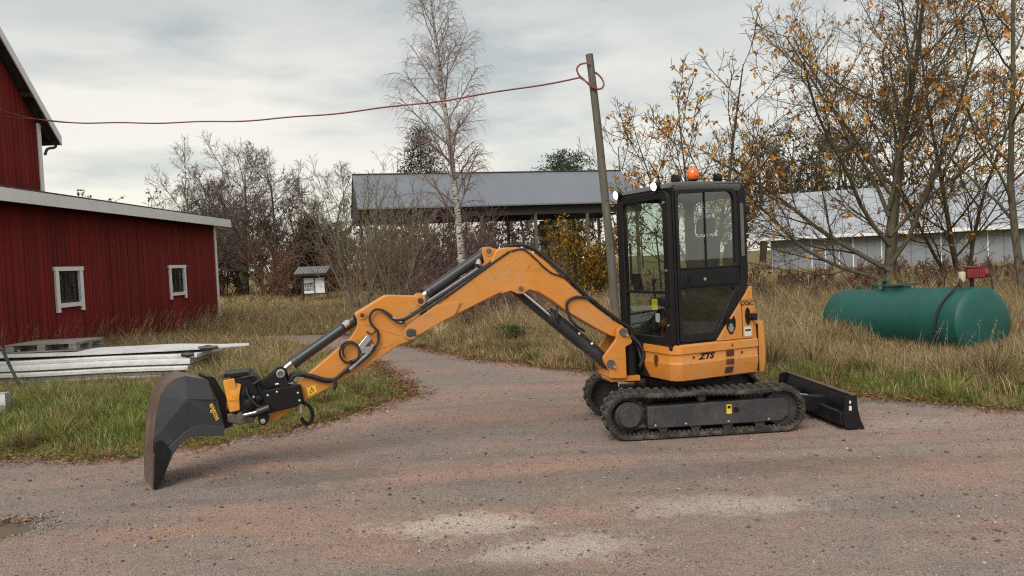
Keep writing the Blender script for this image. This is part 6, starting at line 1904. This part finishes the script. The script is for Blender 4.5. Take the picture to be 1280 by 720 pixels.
# --- evergreens
def conifer(root, h, rad, seed, pal, z0, bark, dens=1.0, flat=False, csize=0.085):
    g = random.Random(seed)
    gn = np.random.default_rng(seed)
    T = Tree(seed, [lev(0, 0, 0, 8, 0.03, 0.02, 0, 0, taper=0.2), lev(0, 0, 0, 4, 0.1, 0.05, 0, 0, 0.02)])
    pts, rr = [(0, 0, -0.3)], [h * 0.017]
    x = y = 0
    for i in range(1, 10):
        x, y = x + g.gauss(0, 0.05), y + g.gauss(0, 0.05)
        pts.append((x, y, h * i / 9))
        rr.append(h * 0.017 * (1 - 0.85 * i / 9))
    limbs, P = [], []
    n = int(30 * dens)
    for k in range(n):
        t = z0 + (1 - z0) * (k + g.random()) / n
        zz = h * t
        env = math.sin(math.pi * min(1, (t - z0) / (1 - z0) * 0.85 + 0.15)) ** 0.7 if flat else (1.05 - (t - z0) / (1 - z0)) ** 0.75
        L_ = rad * env * g.uniform(0.55, 1.1)
        a = k * 2.4 + g.gauss(0, 0.4)
        q = [(x * t, y * t, zz)]
        dz = g.uniform(0.05, 0.45)
        for s in range(1, 4):
            q.append((x * t + math.cos(a) * L_ * s / 3, y * t + math.sin(a) * L_ * s / 3, zz + dz * L_ * (s / 3) ** 1.3))
        limbs.append((q, [0.035, 0.028, 0.02, 0.012]))
        for s in range(int(3 + 5 * L_)):
            u = g.uniform(0.3, 1.05)
            c = np.array((x * t + math.cos(a) * L_ * u, y * t + math.sin(a) * L_ * u, zz + dz * L_ * u ** 1.3 + g.gauss(0.05, 0.08)))
            P.append(c + gn.normal(size=(18, 3)) * np.array((0.24, 0.24, 0.09)) * min(1.1, 0.1 + 0.42 * rad))
    v, f = tubes_np([(pts, rr)], 8)
    v2, f2 = tubes_np(limbs, 4)
    np_obj('trunk', np.concatenate([v, v2]), np.concatenate([f, f2 + len(v)]), bark, parent=root, smooth=True)
    v, f, c = leaf_cards(np.concatenate(P), csize, seed, pal, -0.3, 2.2)
    np_obj('crown', v, f, 'leaf', c, parent=root)
PINE = [(60, 78, 54), (74, 92, 62), (50, 64, 48), (84, 98, 66)]
conifer(thing('pine_tree', 'dark pine standing behind the shed roof beside the birch', 'tree', (-6.15, 58, 0)), 11.9, 2.5, 81, [(44, 60, 42), (56, 72, 48), (38, 50, 38)], 0.45, 'pine_bark', 1.6)
conifer(thing('pine_tree', 'flat-topped pine just showing over the middle of the shed roof', 'tree', (4.7, 62, 0)), 10.2, 3.0, 82, PINE, 0.55, 'pine_bark', 1.1, True)
conifer(thing('evergreen_bush', 'dark evergreen bush behind the information board', 'bush', (-12.2, 46.5, 0)), 4.6, 1.7, 83, [(38, 52, 34), (52, 62, 40), (30, 42, 30)], 0.04, 'bark_dark', 1.5)
conifer(thing('evergreen_bush', 'small low juniper in the dry grass under the boom', 'bush', (0.15, 15.3, 0.05)), 0.26, 0.36, 84, [(72, 84, 52), (92, 100, 62), (60, 72, 46)], 0.05, 'bark_dark', 0.45, True, 0.03)
# yellow-leaved bush right of the boom
root = thing('yellow_bush', 'yellow-leaved bush between the boom and the leaning pole', 'bush', (2.3, 23.6, 0.1))
T = Tree(91, [lev(0, 0, 0, 5, 0.07, 0.03, 0, 0, taper=0.3), lev(9, 0.42, 36, 4, 0.11, 0.04, 0.12, 0.6, 0.008), lev(6, 0.5, 40, 3, 0.14, 0.02, 0.15, 0.7, 0.006), lev(3, 0.5, 40, 2, 0.14, 0.02, 0.15, 0.8, 0.005)])
for j in range(11):
    a = j * 2.4
    T.grow((0.2 * math.cos(a), 0.2 * math.sin(a), -0.1), norm3(0.5 * math.cos(a) * rnd.uniform(0.3, 1), 0.4 * math.sin(a), 1), 2.9 * rnd.uniform(0.6, 1.0), 0.03, 0)
cr_ = tree_parts(root, T, 1, 'bark_brown', 'bark_brown', (6, 4, 3, 3))
leafy(root, T, 92, 1.0, 0.055, [(176, 130, 34), (150, 108, 32), (196, 150, 48), (124, 96, 36), (104, 92, 40)], cr_)
# bare tree right of the shed
root = thing('bare_tree', 'faint bare tree rising beside the right end of the shed roof', 'tree', (8.9, 60, 0))
T = Tree(95, [lev(0, 0, 0, 7, 0.06, 0.02, 0, 0, taper=0.2), lev(11, 0.45, 40, 5, 0.12, 0.06, 0.2, 0.5, 0.02), lev(8, 0.48, 42, 4, 0.15, 0.03, 0.2, 0.55, 0.014), lev(6, 0.5, 44, 3, 0.16, 0.02, 0.15, 0.7, 0.011)])
T.grow((0, 0, -0.3), (0, 0, 1), 10.4, 0.15, 0)
tree_parts(root, T, 2, 'bark_dark', 'bark_brown', (8, 5, 3, 3))

# ================================================================== grass, leaves, stones
def in_view(x, y, m=1.5):
    return (np.abs(x) < 0.72 * y + m) & (y > 3)
BARNP = [(-30, 8), (-9.62, 8), (-9.62, 25.15), (-30, 25.15)]
def scatter(n, x0, x1, y0, y1, seed):
    g = np.random.default_rng(seed)
    x, y = g.uniform(x0, x1, n), g.uniform(y0, y1, n)
    return x, y, g
def blades(name, label, parts, mat='grass_blade'):
    Vs, Fs, Cs, o = [], [], [], 0
    for (x, y, h, w, lean, col, g) in parts:
        n = len(x)
        z = ground_z(x, y) - 0.02
        a = g.uniform(0, 2 * np.pi, n)
        la = g.uniform(0, 2 * np.pi, n) * 0.75 + 0.2       # prevailing lean, loosely
        ld = np.stack([np.cos(la), np.sin(la) * 0.6], 1)
        wd = np.stack([np.cos(a), np.sin(a)], 1) * (w / 2)[:, None]
        B0 = np.stack([x, y, z], 1)
        def ring(t, k, wk):
            c = B0.copy()
            c[:, :2] += ld * (lean * h * t ** 1.8)[:, None]
            c[:, 2] += h * t * (1 - 0.25 * np.clip(lean, 0, 1.5) * t)
            return c
        c0, c1, c2 = ring(np.zeros(n), 0, 1), ring(np.full(n, 0.55), 1, 0.8), ring(np.ones(n), 2, 0)
        wd3 = np.concatenate([wd, np.zeros((n, 1))], 1)
        V = np.stack([c0 - wd3, c0 + wd3, c1 + wd3 * 0.75, c1 - wd3 * 0.75, c2], 1).reshape(-1, 3)
        k = np.arange(n) * 5 + o
        Fs.append((np.stack([k, k + 1, k + 2, k + 3], 1), np.stack([k + 3, k + 2, k + 4], 1)))
        Vs.append(V)
        Cs.append(np.repeat(col, 5, 0))
        o += len(V)
    V = np.concatenate(Vs)
    F4, F3 = np.concatenate([f[0] for f in Fs]), np.concatenate([f[1] for f in Fs])
    ob = np_obj(name, V, [F4, F3], mat, np.concatenate(Cs))
    return tag(ob, label, 'grass', kind='stuff')
GREEN = np.array([C(116, 134, 56)[:3], C(88, 110, 46)[:3], C(144, 154, 76)[:3], C(124, 130, 62)[:3], C(162, 164, 96)[:3], C(72, 92, 44)[:3]])
STRAW = np.array([C(190, 168, 126)[:3], C(162, 140, 100)[:3], C(212, 192, 150)[:3], C(132, 108, 78)[:3], C(172, 142, 112)[:3], C(112, 94, 68)[:3]])
def colours(g, n, pg):
    """mix of green and straw blades; pg is the share of green"""
    a = GREEN[g.integers(0, len(GREEN), n)]
    b = STRAW[g.integers(0, len(STRAW), n)]
    return np.where((g.random(n) < pg)[:, None], a, b) * g.uniform(0.6, 1.3, n)[:, None]
def low(x, y):
    # trodden or shaded patches: before the panel stack, before the tank, round the notice board
    k = np.ones(x.shape)
    k *= 1 - 0.70 * np.clip(1 - np.abs(y - 11.95) / 0.9, 0, 1) ** 0.5 * (x < -5.0)
    d = np.hypot((x - 5.7) / 1.7, (y - 11.3) / 1.7)
    k *= 1 - 0.66 * np.clip(1.5 - d, 0, 1)
    k *= 1 - 0.9 * np.clip(1.6 - np.hypot((x + 10.4) / 3.0, (y - 37) / 4.0), 0, 1)
    return k
def field(n, x0, x1, y0, y1, seed, hmul=1.0, wbase=0.006, tall=None, keep=None, green=None):
    x, y, g = scatter(n, x0, x1, y0, y1, seed)
    sd = road_sd(x, y)
    clump = fbm(x * 1.1, y * 1.1, seed + 3, 3)
    fine = fbm(x * 4, y * 4, seed + 9, 2)
    ok = (sd > 0.03) & in_view(x, y) & (sdist(x, y, BARNP) > 0.02) & (g.random(n) < 0.45 + 1.0 * fine * np.clip(sd * 3.5, 0.6, 1))
    if keep is not None:
        ok &= keep(x, y)
    x, y, sd, clump = x[ok], y[ok], sd[ok], clump[ok]
    n = len(x)
    t = np.clip(sd / 1.6, 0, 1) if tall is None else tall(x, y, sd)
    t = t * low(x, y)
    tuft = fbm(x * 3.1, y * 3.1, seed + 17, 2)
    h = (0.07 + 0.42 * np.clip(t, 0.05, 2) * (0.25 + 0.9 * clump + 0.75 * np.clip(tuft - 0.5, 0, 1) * 2)) * g.uniform(0.5, 1.3, n) * hmul
    pg = (np.clip(0.80 - 0.62 * t + 0.6 * (0.5 - clump), 0.04, 0.95)) if green is None else green(x, y, sd, clump)
    w = wbase * g.uniform(0.7, 1.5, n) * (0.8 + 0.025 * y)
    lean = np.abs(g.normal(0.35, 0.35, n)) + 0.25 * t
    return (x, y, h, w, lean, colours(g, n, pg), g)
# left island
isl = lambda x, y: (x < -1.0) & (y < 26)
def tall_left(x, y, sd):
    return np.clip(sd / 3.2, 0, 0.75) + 0.55 * np.clip((y - 11.5) / 5, 0, 1) * np.clip(sd / 1.5, 0, 1) - 0.12 * np.clip((x + 4.5) / 2.5, 0, 1)
def green_left(x, y, sd, c):
    return np.clip(0.92 - 0.16 * np.clip(y - 8.5, 0, 9) + 0.9 * (0.5 - c) + 0.1 * np.clip(x + 4, 0, 3), 0.10, 0.97)
blades('short_grass', 'green and straw grass on the left between road and barn', [field(150000, -11, -1.2, 7.4, 13.5, 301, 0.95, tall=tall_left, keep=isl, green=green_left), field(90000, -9.7, -1.5, 13, 26, 302, 1.0, 0.008, tall=tall_left, keep=isl, green=green_left)])
# right verge, tall and dry
rv = lambda x, y: (x > 0.6) & (y < 21)
def tall_right(x, y, sd):
    return np.clip(0.10 + sd / 2.6, 0, 1.15)
def green_right(x, y, sd, c):
    return np.clip(0.60 - 0.28 * sd + 1.3 * (0.5 - c), 0.05, 0.85)
blades('tall_grass', 'tall dry grass along the right verge round the green tank', [field(210000, 1.0, 13, 6.5, 16.5, 311, 1.22, tall=tall_right, keep=rv, green=green_right), field(60000, 1.5, 16, 16.5, 23, 312, 1.35, 0.010, tall=tall_right, keep=rv, green=green_right)])
# middle verge behind the boom
mv = lambda x, y: (x > -7) & (x < 3.5) & (y > 11) & (sdist(x, y, [(-9, 7), (-1.3, 7), (-1.3, 12), (-3.2, 16.4), (-4.5, 18.2), (-9, 20)]) > 0)
def green_mid(x, y, sd, c):
    return np.clip(0.30 - 0.15 * sd + 1.0 * (0.5 - c), 0.04, 0.6)
blades('tall_grass', 'straw-coloured grass of the middle verge behind the boom', [field(120000, -6, 3.5, 11, 20, 321, 1.15, 0.007, tall=tall_right, keep=mv, green=green_mid), field(70000, -8, 5, 20, 30, 322, 1.35, 0.012, tall=tall_right, keep=lambda x, y: y > 20, green=green_mid)])
# tussocks: arching clumps that break up the even sward
def tussocks(name, label, n, x0, x1, y0, y1, seed, keep, h0, h1, pgreen):
    x, y, g = scatter(n, x0, x1, y0, y1, seed)
    sd = road_sd(x, y)
    ok = (sd > 0.12) & in_view(x, y) & keep(x, y) & (sdist(x, y, BARNP) > 0.15) & (low(x, y) > 0.6)
    x, y, sd = x[ok], y[ok], sd[ok]
    Vs, F4, F3, Cs, o = [], [], [], [], 0
    for i in range(len(x)):
        m_ = int(g.integers(45, 110))
        a = g.uniform(0, 2 * np.pi, m_)
        r = 0.09 * np.sqrt(g.random(m_))
        bx, by = x[i] + r * np.cos(a), y[i] + r * np.sin(a)
        bz = np.full(m_, float(ground_z(x[i:i + 1], y[i:i + 1])[0]) - 0.02)
        h = g.uniform(h0, h1) * g.uniform(0.55, 1.15, m_) * min(1, 0.5 + sd[i] / 1.2)
        ln = g.uniform(0.25, 1.15, m_)
        a2 = a + g.normal(0, 0.4, m_)
        w = 0.0035 * (0.8 + 0.03 * y[i]) * g.uniform(0.7, 1.4, m_)
        pts = []
        for t in (0.0, 0.4, 0.75, 1.0):
            d = ln * h * t ** 1.7
            pts.append(np.stack([bx + np.cos(a2) * d, by + np.sin(a2) * d, bz + h * t * (1 - 0.45 * ln * t * t)], 1))
        wd = np.stack([-np.sin(a2), np.cos(a2), np.zeros(m_)], 1) * w[:, None]
        V = np.stack([pts[0] - wd, pts[0] + wd, pts[1] + wd, pts[1] - wd, pts[2] + wd * 0.6, pts[2] - wd * 0.6, pts[3]], 1).reshape(-1, 3)
        k = np.arange(m_) * 7 + o
        F4 += [np.stack([k, k + 1, k + 2, k + 3], 1), np.stack([k + 3, k + 2, k + 4, k + 5], 1)]
        F3.append(np.stack([k + 5, k + 4, k + 6], 1))
        base = (GREEN if g.random() < pgreen(x[i], y[i], sd[i]) else STRAW)
        c = base[g.integers(0, len(base))] * g.uniform(0.65, 1.05)
        c2 = STRAW[g.integers(0, len(STRAW), m_)] * 0.85
        mixk = g.uniform(0, 0.55, m_)[:, None]
        Cs.append(np.repeat(c[None] * (1 - mixk) + c2 * mixk, 7, 0))
        Vs.append(V)
        o += len(V)
    tag(np_obj(name, np.concatenate(Vs), [np.concatenate(F4), np.concatenate(F3)], 'grass_blade', np.concatenate(Cs)), label, 'grass', kind='stuff')
tussocks('grass_tussocks', 'arching grass tussocks along the right verge by the tank', 360, 1.0, 12, 7.5, 16, 401, rv, 0.35, 0.75, lambda x, y, sd: 0.45 - 0.2 * sd)
tussocks('grass_tussocks', 'arching grass tussocks in the left grass before the barn', 420, -10, -1.4, 7.6, 17, 402, isl, 0.14, 0.38, lambda x, y, sd: 0.75 - 0.07 * (y - 8))
tussocks('grass_tussocks', 'straw tussocks in the middle verge behind the boom', 360, -5, 3.5, 11, 22, 403, mv, 0.3, 0.6, lambda x, y, sd: 0.15)
# far meadow
def far_tall(x, y, sd):
    return np.clip(sd / 2.0, 0.15, 0.7)
def far_green(x, y, sd, c):
    return np.clip(0.42 - 0.02 * (y - 25) + 1.0 * (0.5 - c) , 0.05, 0.7)
blades('meadow_grass', 'pale dry meadow grass in the distance', [field(90000, -24, 6, 25, 46, 331, 1.2, 0.018, tall=far_tall, green=far_green, keep=lambda x, y: (y > 25.2)), field(60000, 3, 34, 20, 50, 332, 1.3, 0.020, tall=far_tall, green=far_green), field(60000, -45, 50, 45, 75, 333, 1.6, 0.03, tall=far_tall, green=far_green)])
# seed-headed stalks standing above the grass
def stalks(n, x0, x1, y0, y1, seed, hm, keep):
    x, y, g = scatter(n, x0, x1, y0, y1, seed)
    sd = road_sd(x, y)
    ok = (sd > 0.5) & (low(x, y) > 0.75) & in_view(x, y) & keep(x, y) & (sdist(x, y, BARNP) > 0.05)
    x, y = x[ok], y[ok]
    n = len(x)
    return x, y, g, g.uniform(0.5, 1.0, n) * hm
Vs, Fs, Cs, o = [], [], [], 0
polys, heads, hcol = [], [], []
for (x, y, g, h) in (stalks(1500, -9.55, -3, 11, 25, 341, 1.05, lambda x, y: (x < -8.2) | (y > 15)), stalks(2600, 2.0, 13, 8.5, 18, 342, 0.85, lambda x, y: x > 1), stalks(1600, -3, 4, 12, 24, 343, 0.95, lambda x, y: x > -3)):
    z = ground_z(x, y)
    for i in range(len(x)):
        a, l = g.uniform(-0.5, 1.4), g.uniform(0.08, 0.45) * h[i]
        p = [(x[i] + math.cos(a) * l * t ** 2, y[i] + math.sin(a) * l * t ** 2 * 0.6, z[i] + h[i] * t * (1 - 0.08 * t)) for t in (0, 0.4, 0.75, 1.0)]
        polys.append((p, [0.0028, 0.0024, 0.002, 0.0016]))
        for t in np.linspace(0.78, 1.02, 7):
            heads.append((p[2][0] + (p[3][0] - p[2][0]) * (t - 0.75) * 4, p[2][1] + (p[3][1] - p[2][1]) * (t - 0.75) * 4, p[2][2] + (p[3][2] - p[2][2]) * (t - 0.75) * 4))
v, f = tubes_np(polys, 3)
v2, f2, c2 = leaf_cards(heads, 0.0105, 345, [(176, 150, 122), (158, 130, 106), (190, 166, 134), (140, 112, 92)], -0.8, 2.2)
np_all = np.concatenate([v, v2])
tint = np.concatenate([np.tile(np.array(C(164, 142, 104)[:3]), (len(v), 1)), c2])
tag(np_obj('grass_stalks', np_all, [f, f2 + len(v)], 'grass_blade', tint), 'seed-headed grass stalks standing above the meadow and along the barn', 'grass', kind='stuff')
# low leafy weeds in the green border
x, y, g = scatter(9000, -10, 12, 7.2, 13, 351)
sd = road_sd(x, y)
ok = (sd > 0.02) & (sd < 0.9) & in_view(x, y)
x, y = x[ok], y[ok]
pz = ground_z(x, y) + g.uniform(0.0, 0.09, len(x))
v, f, c = leaf_cards(np.stack([x, y, pz], 1), 0.035, 352, [(84, 110, 46), (98, 120, 54), (112, 124, 60), (124, 112, 62)], -0.5, 1.6)
tag(np_obj('weeds', v, f, 'leaf', c), 'low green weeds in the grass border along the road', 'weeds', kind='stuff')
# fallen leaves along the road edges
def litter(n, x0, x1, y0, y1, lo, hi, seed, size):
    x, y, g = scatter(n, x0, x1, y0, y1, seed)
    sd = road_sd(x, y)
    ok = (sd > lo) & (sd < hi) & in_view(x, y) & (g.random(n) < np.exp(-((sd - 0.08) / 0.22) ** 2) * (0.3 + fbm(x * 2, y * 2, seed, 2)))
    x, y, sd = x[ok], y[ok], sd[ok]
    z = np.where(sd < 0.05, road_z(x, y) + 0.012, np.maximum(ground_z(x, y), road_z(x, y)) + 0.02) + g.uniform(0, 0.02, len(x))
    return np.stack([x, y, z], 1), size
Pl = []
for a in (litter(150000, -11, 0, 7, 16, -0.5, 0.5, 361, 1), litter(260000, 0, 12, 5, 16, -0.5, 0.6, 362, 1), litter(160000, -6, 2, 10, 22, -0.4, 0.7, 363, 1)):
    Pl.append(a[0])
g = np.random.default_rng(364)
n = 420
xr, yr = g.uniform(-6, 6, n), g.uniform(3.4, 12, n)
ok = road_sd(xr, yr) < -0.2
Pl.append(np.stack([xr[ok], yr[ok], road_z(xr[ok], yr[ok]) + 0.008], 1))
n = 110
Pl.append(np.stack([g.normal(-3.85, 0.16, n), g.normal(5.74, 0.04, n), road_z(g.normal(-3.85, 0.16, n), np.full(n, 5.76)) + 0.02], 1))
P = np.concatenate(Pl)
v, f, c = leaf_cards(P, 0.030, 365, [(132, 92, 60), (112, 76, 52), (156, 112, 68), (96, 64, 48), (170, 134, 86), (82, 58, 46), (120, 84, 64)], 0.0, 1.5)
# lie the leaves flat: squash them towards their base height
b0 = np.repeat(P[:, 2], 4)
v[:, 2] = b0 + (v[:, 2] - b0) * 0.30
v[:, 2] = np.maximum(v[:, 2], b0 - 0.004)
tag(np_obj('fallen_leaves', v, f, 'litter', c), 'brown fallen leaves lying along the road edges', 'leaves', kind='stuff')
# loose stones on the gravel
g = np.random.default_rng(371)
n = 78000
yy = 3.2 + 10.5 * g.random(n) ** 1.5
xx = g.uniform(-1, 1, n) * (0.72 * yy + 1.2)
dn = fbm(xx * 1.3, yy * 2.2, 372, 3)
ok = (road_sd(xx, yy) < 0.0) & (g.random(n) < 0.25 + 1.3 * np.clip(dn - 0.35, 0, 1))
xx, yy = xx[ok], yy[ok]
n = len(xx)
sz = 0.0035 + 0.006 * g.random(n) ** 2.5 + 0.014 * (g.random(n) < 0.05) * g.random(n)
# a ring of coarser stones round the pothole
m_ = 700
ph = g.uniform(0, 2 * np.pi, m_)
xx = np.concatenate([xx, -3.98 + (0.28 + 0.2 * g.random(m_)) * np.cos(ph) * 1.2])
yy = np.concatenate([yy, 5.60 + (0.14 + 0.18 * g.random(m_)) * np.sin(ph)])
sz = np.concatenate([sz, 0.004 + 0.010 * g.random(m_) ** 2.5])
n = len(xx)
octa = np.array([(1, 0, 0), (0, 1, 0), (-1, 0, 0), (0, -1, 0), (0.1, 0.1, 0.7), (0, 0, -0.6)], float)
V = octa[None] * sz[:, None, None] * g.uniform(0.6, 1.35, (n, 6, 3))
an = g.uniform(0, 6.28, n)
ca, sa = np.cos(an)[:, None], np.sin(an)[:, None]
V = np.stack([V[..., 0] * ca - V[..., 1] * sa, V[..., 0] * sa + V[..., 1] * ca, V[..., 2]], -1)
V += np.stack([xx, yy, road_z(xx, yy) + sz * 0.25], 1)[:, None]
k = (np.arange(n) * 6)[:, None, None]
F = (np.array([(0, 1, 4), (1, 2, 4), (2, 3, 4), (3, 0, 4), (1, 0, 5), (2, 1, 5), (3, 2, 5), (0, 3, 5)])[None] + k).reshape(-1, 3)
pal = np.array([C(*c)[:3] for c in ((140, 128, 120), (112, 104, 100), (164, 152, 142), (140, 110, 96), (84, 78, 76), (182, 174, 164), (152, 126, 110), (98, 86, 80))])
col = pal[g.integers(0, len(pal), n)] * g.uniform(0.8, 1.15, n)[:, None]
tag(np_obj('loose_stones', V.reshape(-1, 3), F, 'stone', np.repeat(col, 6, 0)), 'small loose stones scattered over the gravel road', 'gravel', kind='stuff')
